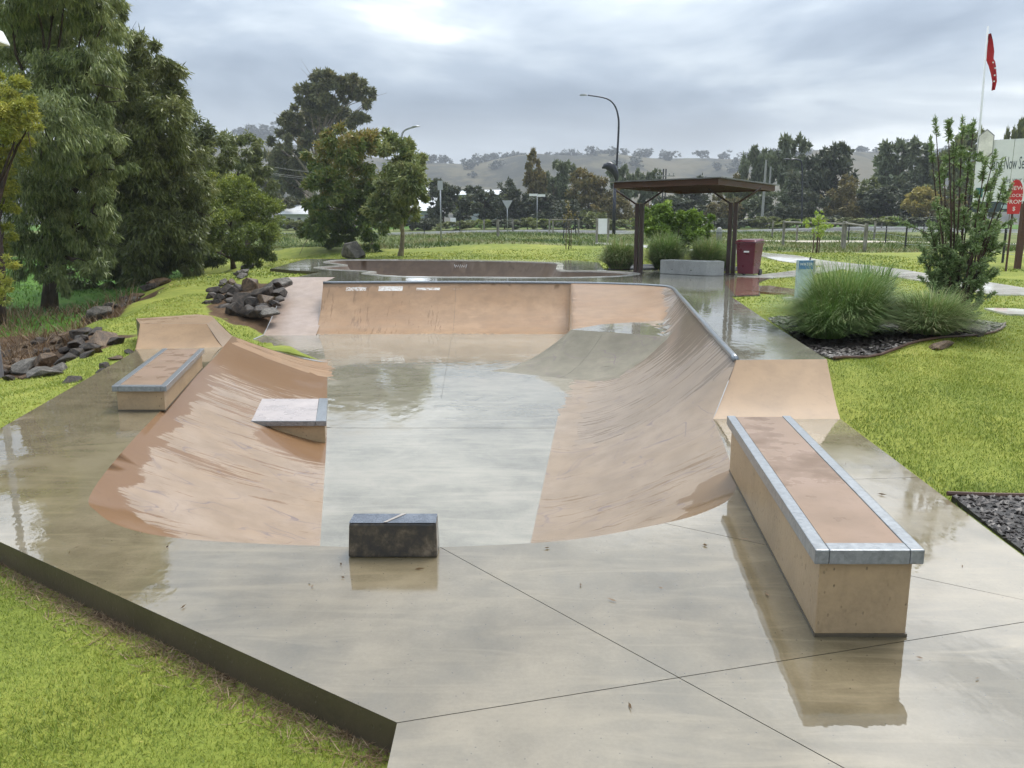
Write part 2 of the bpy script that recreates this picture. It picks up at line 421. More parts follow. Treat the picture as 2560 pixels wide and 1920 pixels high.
def steel(name, col=(0.29, 0.305, 0.32), rough=0.38):
    m, nt, b, _ = newmat(name)
    co = objco(nt); n = noise(nt, co, 30, 5, 0.7); v = nd(nt, 'ShaderNodeTexVoronoi', {'Vector': co, 'Scale': 55.0}).outputs[1]
    sp = nd(nt, 'ShaderNodeSeparateColor', {0: v}).outputs[0]
    c = ramp(nt, mth(nt, 'ADD', mth(nt, 'MULTIPLY', n, 0.8), mth(nt, 'MULTIPLY', sp, 0.2)), [(0.3, tuple(x * 0.66 for x in col)), (0.72, tuple(x * 1.08 for x in col))])
    scr = ramp(nt, noise(nt, objco(nt, (3, 30, 3)), 4, 4, 0.7), [(0.55, 0.0), (0.75, 1.0)])
    setp(nt, b, col=c, metal=0.6, rough=mth(nt, 'ADD', rough, mth(nt, 'MULTIPLY', scr, 0.25)), nrm=bump(nt, n, 0.12, 0.003), coat=0.4, crough=0.08)
    return m
M_STEEL = steel('galvanised_steel')
M_COPING = steel('coping_steel', (0.25, 0.27, 0.29), 0.35)

def black_block():
    m, nt, b, _ = newmat('blackened_block_concrete')
    co = objco(nt); n1 = noise(nt, co, 9.0, 6, 0.7, 0.1); n2 = noise(nt, co, 45, 4, 0.7)
    c = ramp(nt, n1, [(0.34, (0.006, 0.005, 0.004)), (0.47, (0.025, 0.017, 0.009)), (0.56, (0.065, 0.046, 0.026)), (0.68, (0.15, 0.115, 0.075))])
    c = mixc(nt, ramp(nt, n2, [(0.66, 0.0), (0.78, 0.4)]), c, (0.24, 0.21, 0.17))
    crk = nd(nt, 'ShaderNodeTexVoronoi', {'Vector': objco(nt, (1, 1, 0.8)), 'Scale': 6.0}, feature='DISTANCE_TO_EDGE').outputs[0]
    c = mixc(nt, ramp(nt, crk, [(0.006, 0.5), (0.02, 0.0)]), c, (0.008, 0.007, 0.006))
    setp(nt, b, col=c, rough=0.5, coat=0.6, crough=0.10, cior=1.5, nrm=bump(nt, mth(nt, 'ADD', n1, mth(nt, 'MULTIPLY', n2, 0.4)), 0.5, 0.008))
    return m
M_BLACK = black_block()

def grass_ground():
    m, nt, b, _ = newmat('lawn_ground')
    co = objco(nt)
    big = noise(nt, co, 0.35, 4, 0.6); mid = noise(nt, co, 2.3, 5, 0.65); fin = noise(nt, nd(nt, 'ShaderNodeMapping', {'Vector': co, 'Scale': (1, 1, 1)}).outputs[0], 28, 4, 0.7)
    zone = nd(nt, 'ShaderNodeAttribute', attribute_name='zone').outputs['Vector']
    zs = nd(nt, 'ShaderNodeSeparateXYZ', {0: zone})
    f = mth(nt, 'ADD', mth(nt, 'ADD', mth(nt, 'MULTIPLY', big, 0.40), mth(nt, 'MULTIPLY', mid, 0.35)), mth(nt, 'MULTIPLY', fin, 0.25))
    lawn = ramp(nt, f, [(0.36, (0.107, 0.139, 0.024)), (0.47, (0.175, 0.207, 0.035)), (0.58, (0.254, 0.267, 0.051)), (0.70, (0.361, 0.305, 0.101))])
    mead = ramp(nt, f, [(0.35, (0.022, 0.066, 0.007)), (0.5, (0.060, 0.138, 0.012)), (0.68, (0.126, 0.198, 0.026))])
    ruff = ramp(nt, f, [(0.35, (0.05, 0.085, 0.014)), (0.5, (0.12, 0.145, 0.04)), (0.66, (0.23, 0.20, 0.10))])
    soil = ramp(nt, f, [(0.35, (0.022, 0.014, 0.008)), (0.5, (0.075, 0.043, 0.021)), (0.68, (0.16, 0.10, 0.055))])
    edge = mth(nt, 'MULTIPLY', mth(nt, 'SUBTRACT', mid, 0.5), 0.9)
    def gate(s): return ramp(nt, mth(nt, 'ADD', s, edge), [(0.42, 0.0), (0.58, 1.0)])
    c = mixc(nt, gate(zs.outputs[0]), lawn, mead)
    c = mixc(nt, gate(zs.outputs[1]), c, ruff)
    c = mixc(nt, gate(zs.outputs[2]), c, soil)
    setp(nt, b, col=c, rough=0.85, spec=0.15, nrm=bump(nt, mth(nt, 'ADD', fin, mth(nt, 'MULTIPLY', mid, 0.6)), 0.45, 0.03))
    return m
M_LAWN = grass_ground()

def blade_mat(name, cols, rough=0.5, transl=0.22):
    """leaf or blade: colour from a per-blade number, light passes through"""
    m, nt, b, out = newmat(name)
    t = nd(nt, 'ShaderNodeAttribute', attribute_name='tint').outputs['Fac']
    n = len(cols); c = ramp(nt, t, [(i / (n - 1), cols[i]) for i in range(n)])
    setp(nt, b, col=c, rough=rough, spec=0.35)
    tr = nd(nt, 'ShaderNodeBsdfTranslucent', {'Color': c})
    mx = nd(nt, 'ShaderNodeMixShader', {0: transl, 1: b.outputs[0], 2: tr.outputs[0]})
    nt.links.new(mx.outputs[0], out.inputs[0])
    return m
M_BLADE = blade_mat('lawn_blades', [(0.078, 0.125, 0.016), (0.182, 0.246, 0.029), (0.312, 0.342, 0.047), (0.481, 0.401, 0.118)])
M_ROUGHBLADE = blade_mat('rough_blades', [(0.04, 0.085, 0.010), (0.09, 0.14, 0.02), (0.17, 0.19, 0.05), (0.30, 0.25, 0.13)])
M_MEADBLADE = blade_mat('meadow_blades', [(0.024, 0.072, 0.007), (0.060, 0.144, 0.012), (0.120, 0.204, 0.024)])
M_TUSSOCK = blade_mat('tussock_blades', [(0.060, 0.129, 0.026), (0.129, 0.231, 0.051), (0.223, 0.316, 0.094), (0.411, 0.376, 0.189)])
M_DRY = blade_mat('dry_blades', [(0.10, 0.06, 0.03), (0.22, 0.14, 0.07), (0.36, 0.26, 0.15)])
LEAF = {
    'willowgum': blade_mat('grey_green_leaf', [(0.079, 0.114, 0.035), (0.184, 0.225, 0.073), (0.335, 0.368, 0.133), (0.564, 0.551, 0.220)], 0.42),
    'darkgum': blade_mat('dark_olive_leaf', [(0.067, 0.084, 0.025), (0.146, 0.169, 0.049), (0.252, 0.270, 0.087), (0.394, 0.364, 0.132)], 0.42),
    'bush': blade_mat('olive_bush_leaf', [(0.066, 0.097, 0.019), (0.149, 0.194, 0.034), (0.286, 0.330, 0.055), (0.599, 0.551, 0.075)]),
    'wattle': blade_mat('yellow_wattle_leaf', [(0.124, 0.163, 0.025), (0.306, 0.334, 0.055), (0.491, 0.460, 0.078), (0.673, 0.575, 0.111)]),
    'bronze': blade_mat('bronze_green_leaf', [(0.068, 0.111, 0.025), (0.139, 0.190, 0.042), (0.265, 0.229, 0.055), (0.431, 0.265, 0.075)]),
    'midgum': blade_mat('mid_green_leaf', [(0.078, 0.116, 0.034), (0.171, 0.211, 0.062), (0.317, 0.328, 0.111), (0.500, 0.455, 0.184)]),
    'tallgum': blade_mat('tall_gum_leaf', [(0.062, 0.075, 0.030), (0.136, 0.145, 0.061), (0.231, 0.222, 0.091), (0.351, 0.264, 0.120)]),
    'dark': blade_mat('dark_casuarina_leaf', [(0.033, 0.045, 0.025), (0.070, 0.085, 0.048), (0.121, 0.130, 0.073), (0.189, 0.184, 0.100)]),
    'russet': blade_mat('russet_leaf', [(0.080, 0.079, 0.028), (0.158, 0.137, 0.048), (0.260, 0.198, 0.069), (0.358, 0.258, 0.095)]),
    'greygum': blade_mat('pale_gum_leaf', [(0.062, 0.082, 0.040), (0.129, 0.155, 0.077), (0.208, 0.234, 0.128), (0.312, 0.315, 0.181)]),
    'yellow': blade_mat('yellow_leaf', [(0.164, 0.154, 0.036), (0.307, 0.263, 0.064), (0.453, 0.362, 0.090), (0.580, 0.453, 0.145)]),
    'shrub': blade_mat('bright_shrub_leaf', [(0.081, 0.136, 0.021), (0.173, 0.263, 0.040), (0.299, 0.399, 0.064), (0.471, 0.544, 0.109)]),
    'sapling': blade_mat('sapling_leaf', [(0.217, 0.307, 0.036), (0.399, 0.508, 0.073), (0.597, 0.600, 0.145)]),
    'banksia': blade_mat('banksia_leaf', [(0.065, 0.110, 0.036), (0.140, 0.209, 0.076), (0.251, 0.329, 0.136), (0.479, 0.518, 0.271)]),
    'hill': blade_mat('hill_tree_leaf', [(0.036, 0.048, 0.033), (0.073, 0.081, 0.054), (0.109, 0.120, 0.081)]),
}
def bark(name, a, b_, c_):
    m, nt, b, _ = newmat(name)
    co = objco(nt, (1, 1, 0.22)); n = noise(nt, co, 9, 5, 0.65, 0.6); n2 = noise(nt, objco(nt), 2.2, 3, 0.5)
    c = ramp(nt, mth(nt, 'ADD', mth(nt, 'MULTIPLY', n, 0.6), mth(nt, 'MULTIPLY', n2, 0.4)), [(0.36, a), (0.52, b_), (0.66, c_)])
    setp(nt, b, col=c, rough=0.75, nrm=bump(nt, n, 0.6, 0.03)); return m
M_BARK = bark('dark_red_bark', (0.02, 0.012, 0.008), (0.055, 0.03, 0.02), (0.10, 0.06, 0.04))
M_BARKP = bark('pale_gum_bark', (0.10, 0.075, 0.05), (0.24, 0.19, 0.14), (0.40, 0.35, 0.28))
M_TIMBER = bark('weathered_timber', (0.10, 0.09, 0.07), (0.21, 0.195, 0.155), (0.33, 0.31, 0.26))

def rock_mat(name, a, b_, c_, d_):
    m, nt, b, _ = newmat(name)
    co = objco(nt); oi = nd(nt, 'ShaderNodeObjectInfo').outputs['Random']
    of = nd(nt, 'ShaderNodeVectorMath', {0: co, 1: nd(nt, 'ShaderNodeCombineXYZ', {0: mth(nt, 'MULTIPLY', oi, 37.0), 1: mth(nt, 'MULTIPLY', oi, 11.0), 2: oi}).outputs[0]}, operation='ADD').outputs[0]
    n1 = noise(nt, of, 3.0, 6, 0.65, 0.4); n2 = noise(nt, of, 22, 4, 0.7)
    c = ramp(nt, mth(nt, 'ADD', mth(nt, 'MULTIPLY', n1, 0.7), mth(nt, 'MULTIPLY', n2, 0.3)), [(0.34, a), (0.48, b_), (0.58, c_), (0.70, d_)])
    setp(nt, b, col=c, rough=0.55, spec=0.25, coat=0.06, crough=0.2, nrm=bump(nt, mth(nt, 'ADD', n1, mth(nt, 'MULTIPLY', n2, 0.35)), 0.7, 0.03)); return m
M_ROCK = rock_mat('wet_dark_rock', (0.012, 0.009, 0.007), (0.030, 0.022, 0.016), (0.066, 0.047, 0.032), (0.13, 0.10, 0.07))
M_ROCKB = rock_mat('brown_rock', (0.03, 0.018, 0.010), (0.075, 0.045, 0.023), (0.15, 0.095, 0.05), (0.24, 0.17, 0.10))
M_ROCKG = rock_mat('pale_grey_rock', (0.025, 0.022, 0.017), (0.072, 0.062, 0.049), (0.145, 0.128, 0.104), (0.238, 0.216, 0.176))

M_MULCH = simple('black_mulch', (0.009, 0.007, 0.006), 0.55, 0, 0.6, 45, 0.9)
M_PATH = wet_concrete('footpath_concrete', (0.432, 0.408, 0.348), (0.552, 0.528, 0.468), (0.648, 0.624, 0.564), 0.8)
M_GRAVEL = simple('pale_gravel', (0.42, 0.37, 0.29), 0.85, 0, 0.25, 1.5, 0.3)
M_ROAD = simple('asphalt', (0.055, 0.055, 0.052), 0.9, 0, 0.2, 1.2, 0.2)
M_BROWN = simple('brown_painted_steel', (0.036, 0.017, 0.012), 0.38, 0, 0.35, 5, 0.1)
M_BROWNWOOD = simple('dark_red_timber', (0.075, 0.033, 0.018), 0.5, 0, 0.4, 6, 0.25, 0.4, (0.3, 0.3, 3))
M_ROOFSHEET = simple('grey_roof_sheet', (0.16, 0.16, 0.155), 0.35, 0.4, 0.2, 3)
M_MAROON = simple('maroon_plastic', (0.094, 0.007, 0.017), 0.33, 0, 0.14, 4, 0.05)
M_RUBBER = simple('black_rubber', (0.012, 0.012, 0.012), 0.6)
M_NAVY = simple('black_navy_paint', (0.012, 0.014, 0.022), 0.35, 0, 0.2, 3, 0)
M_WHITE = simple('white_paint', (0.74, 0.74, 0.72), 0.45, 0, 0.06, 2.5, 0.03)
M_GALV = simple('pale_galvanised_pole', (0.34, 0.35, 0.36), 0.4, 0.5, 0.15, 6, 0)
M_SIGNBACK = simple('sign_back_aluminium', (0.42, 0.43, 0.44), 0.4, 0.4, 0.08, 5, 0)
M_LETTER = simple('dark_lettering', (0.05, 0.07, 0.08), 0.5, 0, 0.1, 4, 0)
M_GOLD = simple('cream_emblem', (0.734, 0.698, 0.630), 0.5, 0, 0.25, 3, 0)
M_RED = simple('red_cloth', (0.42, 0.006, 0.012), 0.55, 0, 0.15, 5, 0.05)
M_REDSIGN = simple('red_sign_paint', (0.50, 0.02, 0.025), 0.4, 0, 0.1, 5, 0)
M_BLUE = simple('blue_sign_paint', (0.075, 0.19, 0.36), 0.35, 0, 0.2, 6, 0)
M_PALEBLUE = simple('pale_blue_sign_print', (0.36, 0.45, 0.47), 0.35, 0, 0.3, 9, 0)
M_TEAL = simple('teal_sign_paint', (0.03, 0.14, 0.13), 0.45, 0, 0.1, 5, 0)
M_GREYPOST = simple('grey_post', (0.27, 0.27, 0.25), 0.6)
M_STEELPOST = simple('black_star_picket', (0.02, 0.02, 0.02), 0.5, 0.2)
M_WALLW = simple('pale_wall', (0.50, 0.49, 0.46), 0.7, 0, 0.1, 1.0, 0.05)
M_ROOFW = simple('white_metal_roof', (0.72, 0.73, 0.74), 0.35, 0.0, 0.06, 0.5, 0.05)
M_SHED = simple('grey_shed_wall', (0.30, 0.32, 0.34), 0.6, 0, 0.1, 0.6, 0.05)
M_GLASSD = simple('dark_window_glass', (0.02, 0.025, 0.03), 0.08, 0, 0.2, 2, 0)
M_JOINT = simple('joint_filler', (0.05, 0.047, 0.038), 0.7)
# ---------------------------------------------------------------- the skate park
D, U = -0.60, 0.45
park = thing('skate_park', 'sunken wet concrete skate park with tan banks, grey decks and steel coping', 'skate park')

R0, R1 = (3.07, 7.25), (1.88, 7.25)              # foot of the right ramp: right and left
R2, R3 = (2.26, 7.92), (3.19, 7.97)              # top of the right ramp: left and right
BL, BR = (-5.61, 11.74), (-4.38, 11.95)          # foot of the left kicker
LEND = (-4.69, 13.27)
# lip of the sunken basin at the lower deck: x, y, top z, run of the bank, exponent
low_lip = crom([(1.88, 7.25, 0, 1.45, 1.3), (1.72, 6.2, 0, 1.45, 1.3), (1.52, 5.18, 0, 1.45, 1.3), (1.20, 4.73, 0, 1.35, 1.35), (0.76, 4.46, 0, 1.2, 1.5), (0.27, 4.26, 0, 1.05, 1.6),
                (-0.40, 4.17, 0, 1.0, 1.6), (-0.89, 4.17, 0, 1.0, 1.6), (-1.77, 4.27, 0, 1.2, 1.5), (-2.23, 4.43, 0, 1.35, 1.35), (-2.58, 4.72, 0, 1.5, 1.3),
                (-2.84, 5.16, 0, 1.55, 1.3), (-3.25, 6.75, 0, 1.57, 1.3), (-3.72, 8.98, 0, 1.58, 1.3), (-4.17, 11.08, 0, 1.6, 1.3), (-4.38, 11.95, 0, 1.62, 1.3), (-4.69, 13.27, 0, 1.62, 1.3)], 6)
cop = crom([(-4.77, 20.23, U, 2.25, 2), (-1.43, 20.39, U, 2.3, 2), (1.54, 20.07, U, 2.1, 2), (2.7, 19.65, U, 1.9, 2), (3.40, 19.12, U, 1.8, 2), (3.66, 18.4, U, 1.7, 2),
            (3.37, 16.03, U, 1.35, 2), (2.69, 11.1, U, 1.75, 2), (2.26, 7.92, U, 1.75, 1.7)], 8)
ramp_edge = dens([(2.26, 7.92, U, 1.75, 1.7), (1.88, 7.25, 0, 1.45, 1.3)], 0.1)
LIP = [np.array(p) for p in cop] + [np.array(p) for p in ramp_edge[1:]] + [np.array(p) for p in low_lip[1:]]
FAR_B = (-3.33, 14.19)
open_side = [(-3.33, 14.19), (-4.25, 15.0), (-5.2, 16.4), (-5.65, 17.22), (-5.66, 18.02)]
BANK_BR = (-4.51, 18.02)
B_OUT = [tuple(p[:2]) for p in LIP] + open_side + [BANK_BR]
# raised hump in the far right corner
HP = 0.0
_q = lambda x, y: np.array(tuple(px(x, y, HP))[:2])
P1, P2, T = _q(1428, 824), _q(1697, 843), np.array((-0.27, 13.27))
JC = np.array((1.487, 20.06))
pool_back = [P1.copy(), _q(1503, 811), _q(1665, 800), _q(1665, 800) + np.array((.5, .2))]
e1 = (P2 - P1) / np.linalg.norm(P2 - P1); nq = np.array((e1[1], -e1[0]))
if nq @ (T - P1) < 0: nq = -nq
QRUN = float(nq @ (T - P1))
hump_poly = [T, T + e1 * 5.5, P1 + e1 * 6 , np.array((6, 22)), JC + np.array((0, 1.5)), JC, P1]

def basin_z(P):
    """height of the basin surface and flow coordinates (along lip, down slope)"""
    P = np.asarray(P, float)[:, :2]
    best = np.full(len(P), D); fs = np.zeros(len(P)); fd = np.full(len(P), 3.0); acc = np.zeros(len(P))
    cum = 0.0; zs = []
    dmin = np.full(len(P), 1e9)
    for a, b in zip(LIP[:-1], LIP[1:]):
        L = float(np.hypot(*(b - a)[:2]))
        d, t = segdist(P, a, b)
        top = a[2] + (b[2] - a[2]) * t; run = a[3] + (b[3] - a[3]) * t; ex = a[4] + (b[4] - a[4]) * t
        w = np.clip(1 - d / run, 0, 1)
        z = D + (top - D) * w ** ex
        m = z > best + 1e-6
        best = np.where(m, z, best)
        n = d < dmin
        dmin = np.where(n, d, dmin); fs = np.where(n, cum + t * L, fs)
        cum += L
    # hump
    hin = inpoly(P, hump_poly) | (segdist(P, T, P1)[0] < 1e-3) | (segdist(P, P1, JC)[0] < 1e-3)
    q = (P - P1) @ nq
    zf = D + (HP - D) * np.clip(1 - q / QRUN, 0, 1) ** 1.75
    db = np.minimum.reduce([segdist(P, pool_back[i], pool_back[i + 1])[0] for i in range(3)])
    # behind the pool edge?
    xs = [p[0] for p in pool_back]; ys = [p[1] for p in pool_back]
    behind = P[:, 1] > np.interp(P[:, 0], xs, ys)
    s = db / (db + dmin + 1e-6)
    zb = np.where(behind, HP + (U - HP) * s ** 1.8, HP)
    zh = np.where(q > 0, zf, zb)
    k = 0.06
    zz = np.where(hin, np.where((q > -0.02) & (q < QRUN), 0.5 * (zh + best + np.sqrt((zh - best) ** 2 + k * k * np.clip(q, 0, 1) * 4 * np.clip(best - D, 0, .15))), np.maximum(zh, best)), best)
    zz = np.where(hin & (q <= 0), np.maximum(zh, best), zz)
    return zz, fs, dmin, hin, q, behind

def build_basin():
    left = np.array((-1, 0.08))
    off_T = [T + np.array((-0.05, 0.02)), P1 + np.array((-0.045, 0.02)), JC + np.array((-0.03, -0.02))]
    lines = [dens(B_OUT + [B_OUT[0]], 0.16)]
    lines.append(dens([tuple(T), tuple(P1)], 0.10)); lines.append(dens([tuple(P1), tuple(JC)], 0.2))
    lines.append(dens([tuple(o) for o in off_T], 0.15))
    lines.append(dens([tuple(P1), tuple(P1 + e1 * 1.95)], 0.1))
    lines.append(dens([tuple(p) for p in pool_back], 0.1))
    lines.append(dens([tuple(T), tuple(T + e1 * 1.6)], 0.12))
    # seams between floor and banks
    lines.append(dens([(-1.40, 5.45), (-2.1, 8.74), FAR_B], 0.2)); lines.append(dens([(0.12, 5.5), (0.59, 9.94)], 0.2))
    xs, ys = np.meshgrid(np.arange(-6, 4, 0.13), np.arange(4, 21, 0.13))
    G = np.stack([xs.ravel(), ys.ravel()], 1) + RS.uniform(-.03, .03, (xs.size, 2))
    G = G[inpoly(G, B_OUT)]
    ok = polydist(G, B_OUT) > 0.05
    for ln in lines[1:]:
        ok &= polydist(G, ln, False) > 0.045
    v, f, con = cdt(G[ok], lines)
    cen = v[f].mean(1)
    f = f[inpoly(cen, B_OUT)]; cen = v[f].mean(1)
    z, fs, dm, hin, q, behind = basin_z(v)
    # the far end of the left bank is cut square: follow its silhouette
    P3 = np.column_stack([v, z])
    # wet bias (third flow value): water runs over the far half of the left bank and round its lip
    far = np.clip((v[:, 1] - 9.0) / 2.5, 0, 1) * (v[:, 0] < -1.5)
    rimw = np.clip(1 - dm / 0.32, 0, 1) * (v[:, 1] < 10)
    near = np.clip(1 - (v[:, 1] - 4.2) / 1.0, 0, 1)
    wetb = 0.21 * far + 0.10 * rimw * (v[:, 0] < 0) + 0.13 * near * np.clip(1 - dm / .55, 0, 1) * (np.abs(v[:, 0] + .5) > .9) + 0.14 * ((np.abs(v[:, 0] + 2.2) < .35) & (np.abs(v[:, 1] - 8.3) < .5))
    # the film of water that clings inside the lip: a band whose width changes along it
    wl = np.interp(v[:, 0], [-2.9, -2.5, -2.2, -1.6, -0.95, -0.8], [.13, .20, .30, .36, .05, 0]); wl = np.where(v[:, 1] > 5.2, np.where(v[:, 1] < 9.5, .12, .05), wl) * (v[:, 0] < 0)
    wr_ = np.interp(v[:, 0], [.15, .35, .9, 1.3, 1.6], [0, .06, .24, .28, .12]) * (v[:, 0] > 0) * (v[:, 1] < 5.6)
    wid = np.maximum(wl, wr_)
    wetb = wetb * .75 + .55 * np.clip((wid - dm) / .05 + .5, 0, 1) * (wid > .01)
    wetb += .5 * np.clip((8.6 - v[:, 1]) / .1, 0, 1) * np.clip((v[:, 1] - 7.85 - .35 * np.clip(-2.2 - v[:, 0], 0, 1)) / .12, 0, 1) * np.clip((v[:, 0] + 2.75) / .2, 0, 1) * (v[:, 0] < -1.6)
    wetb += .10 * np.clip(1 - dm / .7, 0, 1) * (v[:, 1] > 7.7) * (v[:, 0] > 1.5)
    flow = np.column_stack([fs, dm, wetb])
    me0 = mesh_np('tmp', P3, f, True)
    bm = bmesh.new(); bm.from_mesh(me0); bm.normal_update(); bm.to_mesh(me0); bm.free()
    nrm = np.zeros(len(P3) * 3, dtype=np.float32); me0.vertices.foreach_get('normal', nrm); nrm = nrm.reshape(-1, 3)
    if nrm[:, 2].mean() < 0: nrm = -nrm; f = f[:, ::-1]
    zc, fsc, dmc, hc, qc, bc = basin_z(cen)
    seamL = np.interp(cen[:, 1], [5.45, 8.74, 14.19], [-1.40, -2.1, -3.33])
    seamR = np.interp(cen[:, 1], [5.5, 9.94, 12.45], [0.12, 0.59, 0.99])
    ncop = 0.0
    zone = np.zeros(len(f), int)                                  # 0 floor
    zone[(cen[:, 1] < 14.5) & (cen[:, 0] < seamL)] = 1            # left bank
    zone[(cen[:, 1] < 12.6) & (cen[:, 0] > seamR)] = 2            # right bank
    wallb = (dmc < 2.25) & (cen[:, 1] > 12.6) & (zc > D + 0.004)
    zone[wallb] = 3
    zone[(cen[:, 0] > seamR) & (cen[:, 1] >= 12.0) & (zc > D + .004) & (cen[:, 0] > 1.5)] = 3
    cl = np.cumsum([0] + [float(np.hypot(*(b - a)[:2])) for a, b in zip(LIP[:-1], LIP[1:])]); s0 = cl[min(range(len(cop)), key=lambda i: abs(cop[i][1] - 18.4) + (cop[i][0] < 2) * 9)]; s1 = cl[len(cop) - 1]
    zone[((zone == 3) | (zone == 2)) & (fsc > s0 - .25) & (fsc < s1 + .02) & (zc > D + .01) & ~(hc & bc & (cen[:, 0] < 2.95 + .15 * (cen[:, 1] - 15)))] = 6
    _, _, _, hcin, qcc, bcc = zc, 0, 0, hc, qc, bc
    hfront = hcin & (qcc > -0.01) & (qcc < QRUN)
    # grey where the hump's own slope is on top of the side wall
    hum = D + (HP - D) * np.clip(1 - qcc / QRUN, 0, 1) ** 1.75
    zone[hfront & (zc - hum < 0.10)] = 4
    zone[hcin & (qcc <= 0) & ~bcc & (zc < HP + 0.03)] = 5         # the pool on the hump
    nearT = (segdist(cen, T, P1)[0] < 0.07) & ~hcin; zone[nearT] = 4
    names = ['basin_floor', 'bank', 'bank', 'quarter_pipe', 'hump', 'hump_top', 'side_wall']
    labs = [None, 'pinkish tan bank with brown water streaks', 'pale tan bank beside the long ledge', None, 'grey curved hump in the far corner', None, 'stained greyish wall below the right coping']
    mats = [M_FLOOR, M_BANK, M_BANKR, M_QUARTER, M_HUMP, M_FLOOR, M_WALLR]
    for zi in range(7):
        ff = f[zone == zi]
        if not len(ff): continue
        used = np.unique(ff); mp = -np.ones(len(P3), int); mp[used] = np.arange(len(used))
        me = mesh_np(names[zi], P3[used], mp[ff], True)
        fattr(me, 'flow', flow[used], 'FLOAT_VECTOR')
        if zi not in (4, 5):
            me.normals_split_custom_set_from_vertices([tuple(n) for n in nrm[used]])
        o = link(names[zi], me, mats[zi], park)
        if labs[zi]: o['label'] = labs[zi]
    bpy.data.meshes.remove(me0)
build_basin()

def tube_obj(name, pts, r, mat, parent, n=10):
    return MB().tube(pts, r, n).build(name, mat, parent, smooth=True)
tube_obj('coping', [(p[0], p[1], U + 0.002) for p in cop[:-1]] + [(2.26, 7.95, U)], 0.036, M_COPING, park)

def crack(x0, y0, x1, y1, name='joint', rr=.0035):
    P = np.array([(x0 + (x1 - x0) * t, y0 + (y1 - y0) * t) for t in np.linspace(0.015, 1, 24)]); z = basin_z(P)[0]
    MB().tube([(p[0], p[1], q - .001) for p, q in zip(P, z)], rr, 4).build(name, M_JOINT, park)
crack(-1.43, 20.39, -1.36, 17.9); crack(1.45, 20.06, 1.36, 17.9); crack(-1.36, 17.85, -1.0, 11.0); crack(-2.3, 9.3, .52, 9.3)
crack(2.0, 14.4, 0.75, 12.6)

# side bank at the far left of the quarter pipe
def loft(name, rows, mat, parent, smooth=True):
    n = len(rows[0]); v = [p for r in rows for p in r]
    f = [(i * n + j, i * n + j + 1, (i + 1) * n + j + 1, (i + 1) * n + j) for i in range(len(rows) - 1) for j in range(n - 1)]
    me = mesh_np(name, v, np.array(f, dtype=np.int32), smooth)
    bm = bmesh.new(); bm.from_mesh(me); bmesh.ops.recalc_face_normals(bm, faces=bm.faces)
    if sum(fc.normal.z for fc in bm.faces) < 0: bmesh.ops.reverse_faces(bm, faces=bm.faces)
    bm.to_mesh(me); bm.free()
    return link(name, me, mat, parent)
def lerp(a, b, t): return tuple(x + (y - x) * t for x, y in zip(a, b))
rows = []
for i in range(13):
    t = i / 12; z = D + (U - D) * (t ** 1.12)
    l = lerp((-5.66, 18.02), (-6.33, 22.74), t); r = lerp((-4.47, 18.02), (-5.01, 22.74), t)
    rows.append([(*lerp(l, r, s / 6), z) for s in range(7)])
sb = loft('bank', rows, M_RAMPL, park); sb['label'] = 'pale pink straight bank at the left end of the quarter pipe'
# its left flank down to the rocks, and the end faces of the quarter pipe
flank = [[rw[0], (rw[0][0] - 0.02, rw[0][1], rw[0][2] - 0.7)] for rw in rows]
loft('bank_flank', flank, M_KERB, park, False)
q_end = []
for i in range(13):
    t = i / 12; x, y = lerp((-4.51, 18.02), (-4.77, 20.23), t); zq = D + (U - D) * (t) ** 2
    q_end.append([(x, y, zq), (x, y, D - 0.1)])
loft('end_wall', q_end, M_QUARTER, park, False)
loft('end_wall', [[(-4.772, 20.23, U), (-4.772, 20.23, D)], [(-5.012, 22.74, U), (-5.012, 22.74, D)]], M_RAMPL, park, False)

# right ramp from the lower deck up to the upper deck
rows = []
for i in range(9):
    t = i / 8; z = U * (t ** 1.18)
    l = lerp(R1, R2, t); r = lerp(R0, R3, t)
    rows.append([(*lerp(l, r, s / 5), z) for s in range(6)])
rp = loft('ramp', rows, M_RAMP, park); rp['label'] = 'tan ramp from the lower deck up to the right hand path'
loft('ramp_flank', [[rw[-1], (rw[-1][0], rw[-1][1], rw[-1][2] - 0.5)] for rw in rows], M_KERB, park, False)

# left kicker: front slope, flat top, slope down to the bank
KH = 0.30
TL, TR, BKR = (-5.82, 12.41), (-4.78, 12.42), (-4.93, 13.17)
kb1, kb2, kl = (-5.15, 13.62), (-5.5, 13.9), (-6.25, 13.2)
def patch(name, quad, mat, n=6, prof=1.0):
    a, b, c, d = quad
    rows = []
    for i in range(n + 1):
        t = i / n; l = lerp(a, d, t); r = lerp(b, c, t)
        z0 = a[2] + (d[2] - a[2]) * t ** prof; z1 = b[2] + (c[2] - b[2]) * t ** prof
        rows.append([(*lerp(l[:2], r[:2], s / 6), z0 + (z1 - z0) * s / 6) for s in range(7)])
    return loft(name, rows, mat, park)
k = patch('kicker_front', ((*BL, 0), (*BR, 0), (*TR, KH), (*TL, KH)), M_RAMP, 8, 1.25); k['label'] = 'tan front slope of the low kicker by the left lawn'
patch('kicker_side', ((*BR, 0), (*LEND, 0), (*BKR, KH), (*TR, KH)), M_BANK, 6, 1.1)
MB().add([(*TL, KH), (*TR, KH), (*BKR, KH), (*kb1, KH), (*kb2, KH), (*kl, KH)], [(0, 1, 2, 3, 4, 5)]).build('kicker_top', M_KTOP, park)
sk = [TL, BL]; skirt = MB()
ring = [(*BL, 0), (*TL, KH), (*kl, KH), (*kb2, KH), (*kb1, KH), (*BKR, KH), (*LEND, 0)]
for a, b in zip(ring[:-1], ring[1:]):
    skirt.add([a, b, (b[0], b[1], -0.9), (a[0], a[1], -0.9)], [(0, 1, 2, 3)])
